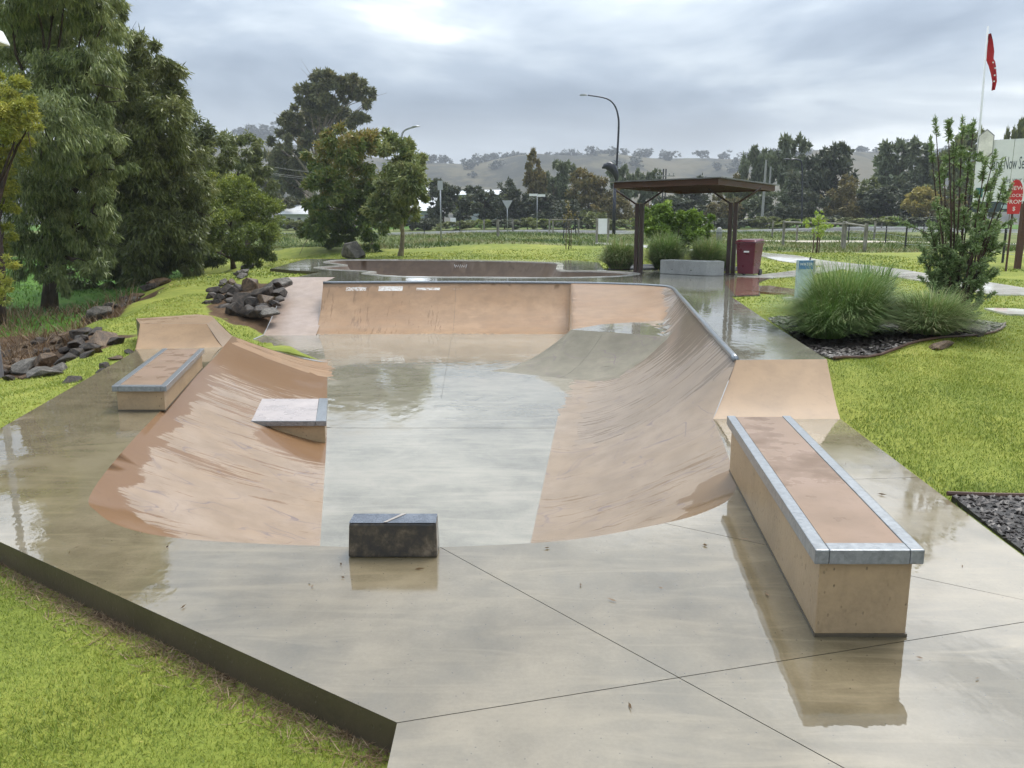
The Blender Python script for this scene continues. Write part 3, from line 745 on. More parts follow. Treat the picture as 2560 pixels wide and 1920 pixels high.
skirt.build('kicker_wall', M_KERB, park)
# cut end of the left bank
e_end = []
for i in range(13):
    t = i / 12; x, y = lerp(LEND, FAR_B, t); e_end.append([(x, y, D + (0 - D) * (1 - t) ** 1.3), (x, y, D - 0.2)])
loft('end_wall', e_end, M_KERB, park, False)

# ------------------------------------------------ decks
A0, A1, A2 = (-0.41, 2.56), (-0.36, -4.0), (2.02, -4.0)
LOW_OUT = [A0, A1, A2, (2.76, 4.05), R0, R1] + [tuple(p[:2]) for p in low_lip[1:] if p[1] < 11.95 or p[0] > -4] + [BR, BL, (-5.5, 11.46), (-4.87, 8.41), (-4.55, 6.87), (-4.5, 5.34)]
UP_OUT = [tuple(p[:2]) for p in cop] + [R3, (3.69, 11.45), (4.37, 15.93), (5.05, 16.25), (6.35, 20.6), (7.6, 23.2), (6.9, 25.2), (4.9, 27.0), (3.9, 27.1), (3.1, 26.9), (3.65, 33.7), (2.9, 36.5), (-1, 37.5), (-9.77, 38.2),
          (-8.41, 27.93), (-6.18, 25.7), (-6.14, 22.94), (-6.33, 22.745), (-5.01, 22.745)]
bowl_px = [(820, 655), (847, 650.5), (920, 649.5), (1014, 650), (1120, 650.5), (1220, 652), (1310, 654), (1375, 656.5), (1394, 660), (1393, 668), (1400, 676.5), (1480, 677.5), (1560, 681), (1582, 685), (1540, 690), (1450, 693), (1330, 694),
           (1220, 693), (1100, 692.5), (1014, 691.5), (955, 688), (921, 683.5), (940, 679.8), (900, 677), (835, 674), (799, 669.5), (830, 665.8), (868, 663), (850, 660), (826, 657.5)]
bowl_rim = crom([tuple(px(x, y, U))[:2] for x, y in bowl_px] + [tuple(px(*bowl_px[0], U))[:2]], 4)[:-1]
bowl_rim = [tuple(p) for p in bowl_rim]

def deck(name, outline, z, mat, joints, holes=(), step=0.8, skirt=0.35, gap=0.0022, skirt_mat=None):
    lines = [dens(list(outline) + [outline[0]], step * 0.6)] + [dens(list(h) + [h[0]], 0.5) for h in holes] + [dens(j, 0.6) for j in joints]
    P = np.array(outline); xs, ys = np.meshgrid(np.arange(P[:, 0].min(), P[:, 0].max(), step), np.arange(P[:, 1].min(), P[:, 1].max(), step))
    G = np.stack([xs.ravel(), ys.ravel()], 1); G = G[inpoly(G, outline)]
    ok = np.ones(len(G), bool)
    for ln in lines: ok &= polydist(G, ln, False) > 0.12
    v, f, con = cdt(G[ok], lines)
    cen = v[f].mean(1); keep = inpoly(cen, outline)
    for h in holes: keep &= ~inpoly(cen, h)
    f = f[keep]
    a = v[f]; ar = (a[:, 1, 0] - a[:, 0, 0]) * (a[:, 2, 1] - a[:, 0, 1]) - (a[:, 1, 1] - a[:, 0, 1]) * (a[:, 2, 0] - a[:, 0, 0])
    f[ar < 0] = f[ar < 0][:, ::-1]
    # flood fill between joints
    emap = {}
    for i, t in enumerate(f):
        for k in range(3):
            e = (min(t[k], t[(k + 1) % 3]), max(t[k], t[(k + 1) % 3])); emap.setdefault(e, []).append(i)
    jl = [dens(j, 0.6) for j in joints]
    comp = -np.ones(len(f), int); nc = 0
    for i in range(len(f)):
        if comp[i] >= 0: continue
        st = [i]; comp[i] = nc
        while st:
            q = st.pop(); t = f[q]
            for k in range(3):
                e = (int(min(t[k], t[(k + 1) % 3])), int(max(t[k], t[(k + 1) % 3])))
                if e in con: continue
                for w in emap[e]:
                    if comp[w] < 0: comp[w] = nc; st.append(w)
        nc += 1
    root = None
    for c in range(nc):
        fc = f[comp == c]; used = np.unique(fc)
        if len(fc) < 3: continue
        mp = -np.ones(len(v), int); mp[used] = np.arange(len(used)); vv = v[used].copy(); cm = v[fc].mean(1).mean(0)
        for j in joints:
            for a_, b_ in zip(j[:-1], j[1:]):
                d, t = segdist(vv, a_, b_); on = d < 1e-3
                if not on.any(): continue
                dv = np.array(b_, float) - np.array(a_, float); n = np.array((-dv[1], dv[0])) / np.linalg.norm(dv)
                # side on which this slab lies
                fcs = fc[np.isin(fc, used[on]).any(1)]; side = np.sign(((v[fcs].mean(1) - np.array(a_)) @ n).mean())
                vv[on] += n * side * gap
        tri = mp[fc]; n0 = len(vv)
        ec = {}
        for t in tri:
            for k in range(3):
                e = (t[k], t[(k + 1) % 3]); ec[e] = 1
        quads = []
        for (a_, b_) in ec:
            if (b_, a_) not in ec: quads.append((b_, a_, a_ + n0, b_ + n0))
        verts = [(x, y, z) for x, y in vv] + [(x, y, z - skirt) for x, y in vv]
        me = bpy.data.meshes.new('slab'); me.from_pydata(verts, [], [tuple(int(i) for i in t) for t in tri] + [tuple(int(i) for i in q) for q in quads]); me.update()
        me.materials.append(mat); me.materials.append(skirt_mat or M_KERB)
        for p in me.polygons: p.material_index = 1 if len(p.vertices) == 4 else 0
        if root is None:
            root = thing_part(name, park)
        link('slab', me, None, root)
    return root
def thing_part(name, parent):
    o = bpy.data.objects.new(name, None); COL.objects.link(o); o.parent = parent; o.empty_display_size = 0.1; return o

def pj(*pts, z=0.0): return [tuple(px(x, y, z))[:2] for x, y in pts]
lipP = lambda i: tuple(low_lip[i][:2])
def nearest_lip(p):
    return tuple(min(low_lip, key=lambda q: (q[0] - p[0]) ** 2 + (q[1] - p[1]) ** 2)[:2])
j1 = pj((1118, 1410), (2110, 1920)); j1[0] = nearest_lip(j1[0]); e = np.array(j1[1]) - np.array(j1[0]); j1[1] = tuple(np.array(j1[0]) + e * 2.6)
def hit_edge(p, q, A, B):
    p, q, A, B = map(np.array, (p, q, A, B)); d = q - p; e = B - A
    t = ((A - p)[0] * e[1] - (A - p)[1] * e[0]) / (d[0] * e[1] - d[1] * e[0]); return tuple(p + d * t)
RE0, RE1 = A2, (2.76, 4.05)
j1[1] = hit_edge(j1[0], j1[1], RE0, RE1) if hit_edge(j1[0], j1[1], RE0, RE1)[1] > -4 else j1[1]
j2 = [A0, hit_edge(A0, pj((2560, 1555))[0], RE0, RE1)]
j4 = pj((1690, 1322), (2560, 1500)); j4[0] = nearest_lip(j4[0]); j4[1] = hit_edge(j4[0], j4[1], (2.76, 4.05), (3.07, 7.25)) if False else hit_edge(j4[0], j4[1], RE0, RE1)
j5 = pj((1815, 1205), (2290, 1198)); j5[0] = nearest_lip((1.52, 5.3)); j5[1] = hit_edge(j5[0], (2.9, 5.45), (2.76, 4.05), (3.07, 7.25))
j3 = pj((330, 1492), (870, 1412)); j3[1] = nearest_lip((-0.98, 4.17)); j3[0] = hit_edge(j3[1], j3[0], A0, (-2.88, 4.24))
j6 = [nearest_lip((-3.72, 8.98)), (-4.87, 8.41)]; j6 = [nearest_lip((-3.1, 6.3)), hit_edge(nearest_lip((-3.1, 6.3)), (-4.5, 6.0), (-4.55, 6.87), (-4.5, 5.34))]
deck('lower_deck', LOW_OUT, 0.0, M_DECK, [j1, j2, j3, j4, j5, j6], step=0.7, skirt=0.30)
for _j in (j1, j2, j3, j4, j5, j6):
    _a, _b = Vector((*_j[0], -.02)), Vector((*_j[1], -.02)); _d = (_b - _a).normalized()
    MB().tube([_a + _d * .04, _b - _d * .01], .014, 4).build('joint_filler', M_JOINT, park)
if False: MB().add([(x, y, -0.028) for x, y in LOW_OUT[:6]] + [(1.45, 4.95, -0.028), (0.8, 4.42, -0.028), (-0.5, 4.10, -0.028), (-1.8, 4.2, -0.028), (-2.5, 4.6, -0.028), (-3.1, 6, -0.028), (-4.2, 11, -.028)] + [(x, y, -0.028) for x, y in LOW_OUT[-4:]], [tuple(range(17))]).build('joint_base', M_JOINT, park)

uj = [[(-1.43, 20.39), hit_edge((-1.43, 20.39), (-1.5, 24), (-3.04, 22.94), (-0.68, 22.74))], [(1.54, 20.07), tuple(bowl_rim[64])],
      [(3.37, 16.03), (4.37, 15.93)], [(2.69, 11.1), (3.69, 11.45)]]
bi = min(range(len(bowl_rim)), key=lambda i: (bowl_rim[i][0] + 1.5) ** 2 + (bowl_rim[i][1] - 22.8) ** 2); uj[0][1] = bowl_rim[bi]
bi = min(range(len(bowl_rim)), key=lambda i: (bowl_rim[i][0] - 1.7) ** 2 + (bowl_rim[i][1] - 22.5) ** 2); uj[1][1] = bowl_rim[bi]
uj[2][0] = tuple(min(cop, key=lambda q: abs(q[1] - 16.0) + (q[0] < 2) * 9)[:2]); uj[3][0] = tuple(min(cop, key=lambda q: abs(q[1] - 11.1))[:2])
deck('upper_deck', UP_OUT, U, M_UPPER, uj, [bowl_rim], step=1.2, skirt=0.30)

def build_bowl():
    xs, ys = np.meshgrid(np.arange(-9, 5, 0.3), np.arange(21, 38, 0.3))
    G = np.stack([xs.ravel(), ys.ravel()], 1); G = G[inpoly(G, bowl_rim)]; dm = polydist(G, bowl_rim); G = G[dm > 0.12]
    rim = dens(bowl_rim + [bowl_rim[0]], 0.25)
    v, f, con = cdt(G, [rim]); f = f[inpoly(v[f].mean(1), bowl_rim)]
    dm = polydist(v, bowl_rim); w = np.clip(1 - dm / 1.25, 0, 1); z = U - 1.15 * (1 - w ** 2.4)
    me = mesh_np('bowl', np.column_stack([v, z]), f, True)
    bm = bmesh.new(); bm.from_mesh(me); bmesh.ops.recalc_face_normals(bm, faces=bm.faces)
    if sum(fc.normal.z for fc in bm.faces) < 0: bmesh.ops.reverse_faces(bm, faces=bm.faces)
    bm.to_mesh(me); bm.free()
    o = link('bowl', me, M_BOWL, park); o['label'] = 'brown walled clover shaped bowl behind the quarter pipe'
    # pale rim band
    R = np.array(bowl_rim); n = len(R); tg = np.roll(R, -1, 0) - np.roll(R, 1, 0); nn = np.stack([tg[:, 1], -tg[:, 0]], 1); nn /= np.linalg.norm(nn, axis=1)[:, None]
    if inpoly((R + nn * 0.05)[:1], bowl_rim)[0]: nn = -nn
    vs = [(x, y, U + 0.012) for x, y in R - nn * 0.02] + [(x, y, U + 0.012) for x, y in R + nn * 0.22] + [(x, y, U - 0.05) for x, y in R - nn * 0.02] + [(x, y, U - 0.01) for x, y in R + nn * 0.22]
    fs = []
    for i in range(n):
        j = (i + 1) % n; fs += [(i, j, n + j, n + i), (i, 2 * n + i, 2 * n + j, j), (n + i, n + j, 3 * n + j, 3 * n + i)]
    MB().add(vs, fs).build('bowl_rim', M_PATH, park)
build_bowl()

# ------------------------------------------------ ledges (things of their own, standing on the decks)
def frame_of(pts):      # four plan corners: front-left, front-right, back-right, back-left
    return [np.array(p, float) for p in pts]
def ledge(name, label, corners, z0, h, cap_h, edges, over=0.025, mats=None, capw=0.06):
    fl, fr, br, bl = frame_of(corners)
    t = thing(name, label, 'ledge', (*fl, z0))
    o = np.array((*fl, z0))
    def P(a, b, z):     # a across, b along
        q = fl + (fr - fl) * a + ((bl + (br - bl) * a) - (fl + (fr - fl) * a)) * b
        return (q[0] - o[0], q[1] - o[1], z)
    W = np.linalg.norm(fr - fl); Ln = np.linalg.norm(bl - fl)
    def prism(a0, a1, b0, b1, za, zb):
        vs = [P(a, b, z) for z in (za, zb) for a, b in ((a0, b0), (a1, b0), (a1, b1), (a0, b1))]
        return MB().add(vs, [(3, 2, 1, 0), (4, 5, 6, 7), (0, 1, 5, 4), (1, 2, 6, 5), (2, 3, 7, 6), (3, 0, 4, 7)])
    prism(0.02, 0.98, 0.004, 0.996, 0.003, h - cap_h * 0.4).build('block', M_BOX, t, bevel=0.008)
    prism(0.012, 0.988, 0.0, 1.0, 0.001, 0.014).build('wet_foot', M_KERB, t)
    oa, ob = over / W, over / Ln; ca, cb = capw / W, capw / Ln
    prism(ca - oa * 0.9, 1 - ca + oa * 0.9, cb, 1 - (cb if 'b' in edges else 0), h - cap_h, h - 0.004).build('top', M_BOXTOP, t)
    if 'l' in edges: prism(-oa, ca - oa, -ob, 1 + ob, h - cap_h, h).build('steel_edge', M_STEEL, t, bevel=0.006)
    if 'r' in edges: prism(1 - ca + oa, 1 + oa, -ob, 1 + ob, h - cap_h, h).build('steel_edge', M_STEEL, t, bevel=0.006)
    if 'f' in edges: prism(ca - oa + 0.002, 1 - ca + oa - 0.002, -ob, cb - 0.001, h - cap_h, h - 0.001).build('steel_edge', M_STEEL, t, bevel=0.004)
    return t
ledge('grind_ledge', 'long tan concrete ledge with steel edges on the right of the deck', [(1.30, 3.17), (1.71, 3.17), (1.99, 5.60), (1.58, 5.60)], 0, 0.41, 0.065, 'lrf')
ledge('grind_ledge', 'short low tan concrete ledge with steel edges on the left deck', [(-3.85, 7.57), (-3.37, 7.57), (-3.95, 10.05), (-4.43, 10.05)], 0, 0.255, 0.055, 'lrf')
# box let into the left bank
t = thing('bank_ledge', 'flat topped tan box with steel edge set into the left bank', 'ledge', (0, 0, 0))
pts = [(-2.95, 8.58), (-2.075, 8.58), (-2.33, 9.74), (-3.2, 9.74)]
zt = -0.335
MB().add([(x, y, z) for z in (-0.62, zt - 0.05) for x, y in pts], [(3, 2, 1, 0), (4, 5, 6, 7), (0, 1, 5, 4), (1, 2, 6, 5), (2, 3, 7, 6), (3, 0, 4, 7)]).build('block', M_BOX, t, bevel=0.006)
top = [(-3.0, 8.565), (-2.17, 8.565), (-2.42, 9.755), (-3.25, 9.755)]
MB().add([(x, y, z) for z in (zt - 0.048, zt) for x, y in top], [(3, 2, 1, 0), (4, 5, 6, 7), (0, 1, 5, 4), (1, 2, 6, 5), (2, 3, 7, 6), (3, 0, 4, 7)]).build('top', simple('pale_top_concrete', (0.40, 0.35, 0.33), 0.3, 0, 0.15, 3, 0.05), t)
ed = [(-2.168, 8.55), (-2.05, 8.55), (-2.31, 9.77), (-2.418, 9.77)]
MB().add([(x, y, z) for z in (zt - 0.055, zt + 0.004) for x, y in ed], [(3, 2, 1, 0), (4, 5, 6, 7), (0, 1, 5, 4), (1, 2, 6, 5), (2, 3, 7, 6), (3, 0, 4, 7)]).build('steel_edge', M_STEEL, t, bevel=0.005)
ed = [(-3.0, 8.545), (-2.172, 8.545), (-2.172, 8.563), (-3.0, 8.563)]
MB().add([(x, y, z) for z in (zt - 0.055, zt + 0.003) for x, y in ed], [(3, 2, 1, 0), (4, 5, 6, 7), (0, 1, 5, 4), (1, 2, 6, 5), (2, 3, 7, 6), (3, 0, 4, 7)]).build('steel_edge', M_STEEL, t, bevel=0.003)
# black wedge block at the front lip
t = thing('wedge_block', 'blackened concrete block standing at the front lip of the basin', 'block', (-0.64, 4.02, 0))
o = (-0.64, 4.02)
MB().add([(-0.24, 0.0, 0.002), (0.24, 0.0, 0.002), (0.24, 0.145, 0.002), (-0.24, 0.145, 0.002), (-0.232, 0.015, 0.19), (0.235, 0.015, 0.19), (0.232, 0.145, 0.195), (-0.23, 0.145, 0.195)],
         [(3, 2, 1, 0), (4, 5, 6, 7), (0, 1, 5, 4), (1, 2, 6, 5), (2, 3, 7, 6), (3, 0, 4, 7)]).build('block', M_BLACK, t, bevel=0.012)
MB().add([(-0.232, 0.016, 0.1925), (0.235, 0.016, 0.1925), (0.23, 0.143, 0.1975), (-0.228, 0.143, 0.1975)], [(0, 1, 2, 3)]).build('sky_tint_top', simple('sky_tinted_wet_top', (0.17, 0.18, 0.20), 0.16, 0.5, 0.45, 9, 0.1, 1.0), t)  # wet top; the sky's reflection is put into its pale blue-grey colour
MB().add([(-0.05, 0.02, 0.195), (-0.03, 0.02, 0.195), (0.06, 0.14, 0.1995), (0.035, 0.14, 0.1995)], [(0, 1, 2, 3)]).build('scratch', simple('pale_scratch', (0.33, 0.29, 0.25), 0.4), t)
# ---------------------------------------------------------------- terrain
CP = np.array([
 (-.6,1,-.15),(-1.2,2.4,-.15),(-2.5,3.4,-.15),(-4,4.5,-.14),(-5,5.2,-.09),(-3,1.5,-.16),(-6,3,-.15),(-.8,-4,-.15),(-8,5,-.3),(-4.8,6.0,-.05),
 (-4.75,6.9,-.03),(-5.1,8.4,-.03),(-5.7,11.4,-.05),(-6.2,7.5,-.08),(-6.6,10,-.18),(-6.1,12.3,-.08),(-6.5,13.2,-.03),(-5.9,14.1,.06),(-7.6,9,-.5),(-7.6,11.5,-.45),(-9,10,-.75),
 (-8.3,13,-.78),(-9.3,15.5,-.8),(-10.5,19,-.8),(-12,24,-.8),(-9.5,8,-.75),(-12,14,-.85),(-15,17,-.8),
 (-7.4,14.6,-.12),(-8.2,16.4,-.08),(-7,17,-.05),(-8.6,20,0),(-9.5,24,.1),(-11,28,.15),(-8.7,24,.12),(-6.8,15.4,-.08),(-7.6,18,-.03),
 (-5.0,14.4,-.35),(-5.1,15.3,-.48),(-5.75,16.8,-.55),(-6.2,17.4,-.42),(-6.9,18.0,-.2),
 (-6.1,18.3,-.42),(-7.5,19.3,-.12),(-8.1,22,-.02),(-6.9,21.3,.33),(-6.6,22.5,.42),(-7.4,22.2,.38),(-7.7,24.5,.41),(-8.7,27,.38),(-8.7,30,.38),(-9.9,38,.42),(-6.5,25.2,.36),
 (-15,26,-.75),(-18,35,-.7),(-14,33,-.4),(-14,45,.0),(-22,20,-.8),(-25,50,0),(-40,60,.5),(-30,30,-.7),
 (-5,40,.45),(0,40,.45),(4,37,.43),(8,30,.45),(5,30,.43),(8,24,.43),(-12,50,.8),(0,52,1.1),(10,52,1.1),(0,70,1.5),(20,45,.8),(-20,75,1.4),(25,75,1.6),(0,100,2.2),(40,100,2.3),(-40,100,2.2),
 (0,150,3.0),(60,150,3.0),(-60,150,3.0),(0,250,3.6),(150,250,3.6),(-150,250,3.6),(0,500,3.8),(400,500,3.8),(-400,500,3.8),(0,1500,3.8),
 (2.85,4,-.03),(3.1,7.2,-.01),(3.35,7.6,.2),(3.4,8.1,.41),(3.9,11.4,.42),(4.5,15.9,.43),(3.6,5.5,-.01),(4.5,4.5,-.03),(4.6,7.5,.15),(6,8,.25),(8,9,.3),(6,5,.05),(10,6,.2),(5,10,.42),
 (7,12,.4),(6,15,.43),(9,15,.45),(10,20,.5),(14,20,.5),(15,28,.55),(12,35,.7),(20,35,.8),(30,40,1),(3.0,0,-.05),(6,0,0),(2.5,-4,-.05)], float)
def warp(P): 
    y = np.maximum(P[:, 1], -5)
    return np.stack([P[:, 0] / (y + 7) * 11, np.log(y + 9) * 9], 1)
CPW = warp(CP)
def ground(P):
    P = np.asarray(P, float).reshape(-1, np.asarray(P).shape[-1])[:, :2]
    out = np.zeros(len(P))
    for i in range(0, len(P), 20000):
        W = warp(P[i:i + 20000]); d2 = ((W[:, None, :] - CPW[None]) ** 2).sum(2) + 0.02
        w = d2 ** -1.6; out[i:i + 20000] = (w * CP[:, 2]).sum(1) / w.sum(1)
    return out
def gz(x, y): return float(ground(np.array([[x, y]]))[0])
def hit(x, y, dz=0.0):
    """where the ray through photograph pixel x, y meets the ground"""
    d = ray(x, y); d = d / d.y
    Ys = np.concatenate([np.arange(2, 60, .05), np.arange(60, 400, .5)])
    P = np.stack([d.x * Ys, Ys], 1); h = EYE + d.z * Ys - (ground(P) + dz)
    i = np.argmax(h < 0); 
    if h[i] >= 0: i = len(Ys) - 1
    return Vector((d.x * Ys[i], Ys[i], float(ground(P[i:i + 1])[0])))
def hv(x, y): return hit(x * K, y * K)

PARK_OUT = [(A0, 0), (A1, 0), (A2, 0), ((2.76, 4.05), 0), (R0, 0), (R3, U), ((3.69, 11.45), U), ((4.37, 15.93), U), ((5.05, 16.25), U), ((6.35, 20.6), U), ((7.6, 23.2), U), ((6.9, 25.2), U), ((4.9, 27.0), U), ((3.9, 27.1), U), ((3.1, 26.9), U), ((3.65, 33.7), U),
            ((2.9, 36.5), U), ((-1, 37.5), U), ((-9.77, 38.2), U), ((-8.41, 27.93), U), ((-6.18, 25.7), U), ((-6.14, 22.94), U), ((-6.33, 22.745), U),
            ((-5.66, 18.02), D + .02), ((-5.65, 17.22), D + .02), ((-5.2, 16.4), D + .02), ((-4.25, 15.0), D + .02), (FAR_B, D + .02), (LEND, 0), (BKR, KH), (kb1, KH), (kb2, KH), (kl, KH), (TL, KH), (BL, 0), ((-5.5, 11.46), 0), ((-4.87, 8.41), 0), ((-4.55, 6.87), 0), ((-4.5, 5.34), 0)]
park_poly = [p for p, z in PARK_OUT]
SOIL = [(-7.3, 8.0), (-7.0, 10.5), (-6.45, 12.5), (-6.4, 13.7), (-7.0, 14.3), (-7.7, 14.6), (-8.4, 15.3), (-8.95, 16.6), (-9.35, 18.5), (-10.3, 22), (-11.6, 27), (-12.3, 27), (-11.3, 22), (-10.6, 18.5), (-11.5, 16), (-13.5, 13), (-13, 8)]
MEAD = [(-7, -6), (-7.6, 8), (-13, 8), (-13.5, 13), (-11.5, 16), (-10.6, 18.5), (-11.3, 22), (-12.3, 27), (-13, 31), (-15, 38), (-17, 48), (-80, 60), (-80, -6)]
SOIL2 = [(-5.6, 18.0), (-6.3, 18.05), (-7.1, 18.6), (-7.5, 19.6), (-7.9, 21.6), (-7.4, 22.0), (-6.5, 21.6), (-5.8, 20)]
def sd(P, poly): return np.where(inpoly(P, poly), 1, -1) * polydist(P, poly)
EDGE = [(-80, 55), (-20, 50), (-5, 49), (10, 47), (14, 40), (22, 36), (30, 30), (60, 28)]
def zones(P):
    P = np.asarray(P, float)
    m = np.clip(.5 + sd(P, MEAD) / 1.6, 0, 1)
    s = np.maximum(np.clip(.5 + sd(P, SOIL) / .8, 0, 1), np.clip(.5 + sd(P, SOIL2) / .6, 0, 1))
    ye = np.interp(P[:, 0], [e[0] for e in EDGE], [e[1] for e in EDGE])
    r = np.clip(.5 + (P[:, 1] - ye) / 4, 0, 1) * np.clip(1.5 - (P[:, 1] - 75) / 30, 0, 1)
    m = np.maximum(m, np.clip((P[:, 1] - 62) / 20, 0, 1))
    # trampled bare strip along the front kerb
    kd = segdist(P, A0, (-4.5, 5.34))[0]
    s = np.maximum(s, np.clip(.72 - kd / .16, 0, .72) * (~inpoly(P, park_poly)))
    return np.stack([m, r, s], 1)

def build_ground():
    bd = dens([(*p, z) for p, z in PARK_OUT] + [(*PARK_OUT[0][0], PARK_OUT[0][1])], 0.25)
    pts = []
    def grid(x0, x1, y0, y1, st):
        xs, ys = np.meshgrid(np.arange(x0, x1, st), np.arange(y0, y1, st))
        g = np.stack([xs.ravel(), ys.ravel()], 1); return g + RS.uniform(-.25, .25, g.shape) * st
    g1 = grid(-14, 11, -4, 26, 0.4); g2 = grid(-40, 40, -12, 80, 1.6); g3 = grid(-200, 200, -100, 300, 14); g4 = grid(-1500, 1500, -700, 1500, 120)
    def box(g, x0, x1, y0, y1): return (g[:, 0] > x0) & (g[:, 0] < x1) & (g[:, 1] > y0) & (g[:, 1] < y1)
    g2 = g2[~box(g2, -14, 11, -4, 26)]; g3 = g3[~box(g3, -40, 40, -12, 80)]; g4 = g4[~box(g4, -200, 200, -100, 300)]
    # finer along the kerb
    kg = grid(-6, 0, 1.5, 6.5, .12); kg = kg[(segdist(kg, A0, (-4.5, 5.34))[0] < .7)]
    G = np.concatenate([g1, g2, g3, g4, kg])
    G = G[~inpoly(G, park_poly)]; G = G[polydist(G, park_poly) > 0.06]
    v, f, con = cdt(G, [[(p[0], p[1]) for p in bd]])
    f = f[~inpoly(v[f].mean(1), park_poly)]
    z = ground(v)
    B = np.array([(p[0], p[1], p[2]) for p in bd])
    for i in range(len(v)):
        d = np.abs(B[:, 0] - v[i, 0]) + np.abs(B[:, 1] - v[i, 1]); j = d.argmin()
        if d[j] < 1e-3: z[i] = min(z[i], B[j, 2] - 0.02) if B[j, 2] > D + .1 else B[j, 2]
    a = v[f]; ar = (a[:, 1, 0] - a[:, 0, 0]) * (a[:, 2, 1] - a[:, 0, 1]) - (a[:, 1, 1] - a[:, 0, 1]) * (a[:, 2, 0] - a[:, 0, 0])
    f[ar < 0] = f[ar < 0][:, ::-1]
    me = mesh_np('ground', np.column_stack([v, z]), f, True)
    fattr(me, 'zone', zones(v), 'FLOAT_VECTOR')
    global GB
    from mathutils.bvhtree import BVHTree
    GB = BVHTree.FromPolygons([(float(a_), float(b_), float(c_)) for (a_, b_), c_ in zip(v, z)], [tuple(int(i) for i in t) for t in f])
    tag(link('ground', me, M_LAWN), kind='structure', label='bright mown lawn falling to a creek on the left')
build_ground()

def mesh_z(P, z):
    out = np.array(z, float)
    for i, (x, y) in enumerate(P):
        h = GB.ray_cast(Vector((x, y, 20)), Vector((0, 0, -1)))
        if h[0] is not None: out[i] = h[0].z
    return out
# sheets that lie on the ground: footpaths, garden beds, gravel, road
BEDS = []
def sheet(name, outline, mat, dz, label, kind='structure', step=0.5, thick=0.10, smooth_n=4):
    ol = [tuple(p[:2]) for p in crom([(p[0], p[1]) for p in outline] + [(outline[0][0], outline[0][1])], smooth_n)][:-1] if smooth_n else [(p[0], p[1]) for p in outline]
    P = np.array(ol); xs, ys = np.meshgrid(np.arange(P[:, 0].min(), P[:, 0].max(), step), np.arange(P[:, 1].min(), P[:, 1].max(), step))
    G = np.stack([xs.ravel(), ys.ravel()], 1); G = G[inpoly(G, ol)]
    if len(G): G = G[polydist(G, ol) > step * 0.3]
    v, f, con = cdt(G, [dens(ol + [ol[0]], step)])
    f = f[inpoly(v[f].mean(1), ol)]
    a = v[f]; ar = (a[:, 1, 0] - a[:, 0, 0]) * (a[:, 2, 1] - a[:, 0, 1]) - (a[:, 1, 1] - a[:, 0, 1]) * (a[:, 2, 0] - a[:, 0, 0])
    f[ar < 0] = f[ar < 0][:, ::-1]
    z = ground(v) + dz; n = len(v)
    ec = set()
    for t in f:
        for k in range(3): ec.add((int(t[k]), int(t[(k + 1) % 3])))
    quads = [(b, a, a + n, b + n) for a, b in ec if (b, a) not in ec]
    verts = [(*p, q) for p, q in zip(v, z)] + [(*p, q - thick) for p, q in zip(v, z)]
    me = bpy.data.meshes.new(name); me.from_pydata(verts, [], [tuple(int(i) for i in t) for t in f] + quads); me.update()
    o = link(name, me, mat); tag(o, label, kind=kind); BEDS.append(ol); return o
def strip(pxl, w, z=None):
    """centre line in photograph pixels (2212 scale) -> outline of a path of width w metres on the ground"""
    C = [np.array(hv(x, y)[:2]) for x, y in pxl]; C = [np.array(c) for c in crom(C, 5)]
    L, R = [], []
    for i, c in enumerate(C):
        t = C[min(i + 1, len(C) - 1)] - C[max(i - 1, 0)]; t /= np.linalg.norm(t); n = np.array((-t[1], t[0]))
        L.append(tuple(c + n * w / 2)); R.append(tuple(c - n * w / 2))
    return L + R[::-1]
sheet('footpath', strip([(1500, 541), (1600, 545), (1700, 557), (1800, 572), (1900, 586), (2000, 601), (2120, 621), (2230, 640)], 1.5), M_PATH, 0.03, 'pale concrete footpath winding across the lawn to the right', smooth_n=0)
sheet('footpath', strip([(1630, 601), (1690, 596), (1750, 588), (1800, 580), (1830, 575)], 1.1), M_PATH, 0.036, 'short concrete link from the shelter to the winding footpath', smooth_n=0)
sheet('footpath', strip([(1610, 622), (1660, 629), (1700, 634), (1745, 637)], 1.2), M_RUST, 0.042, 'rust brown concrete path leading to the water stand', smooth_n=0)
sheet('footpath', strip([(2150, 676), (2190, 677), (2230, 680)], 0.8), M_PATH, 0.03, 'pale concrete slab at the right edge of the lawn', smooth_n=0)
sheet('footpath', strip([(1180, 519), (1260, 524), (1340, 529), (1420, 535), (1500, 541)], 1.0), M_PATH, 0.03, 'thin pale footpath crossing the far lawn behind the garden bed', smooth_n=0)
sheet('mulch_bed', [(3.42, 8.35), (3.60, 10.0), (3.85, 11.9), (4.3, 12.3), (5.4, 12.6), (6.6, 12.2), (7.1, 11.5), (6.5, 10.7), (5.2, 9.75), (4.2, 9.0)], M_MULCH, 0.02, 'dark mulch garden bed with tussocks beside the upper path', smooth_n=3)
sheet('mulch_bed', [(2.88, 4.98), (3.4, 4.97), (4.8, 4.9), (6.5, 4.8), (6.5, 2.0), (2.66, 2.0)], M_MULCH, 0.02, 'dark mulch bed at the right edge of the lower deck', smooth_n=0)
sheet('mulch_bed', [(3.2, 27.05), (3.8, 27.2), (5.0, 27.15), (6.6, 25.9), (8.2, 27.2), (8.2, 30.5), (6.0, 32.0), (3.9, 31.5)], M_MULCH, 0.02, 'mulch garden bed with tussocks and bush behind the bench', smooth_n=0)
RUSTPAD = [(4.5, 16.05), (5.05, 16.35), (6.3, 20.5), (7.5, 23.1), (6.6, 23.2), (5.4, 20.4)]
MB().add([(x, y, U + 0.004) for x, y in RUSTPAD], [tuple(range(6))]).build('rust_border', M_RUST, park)
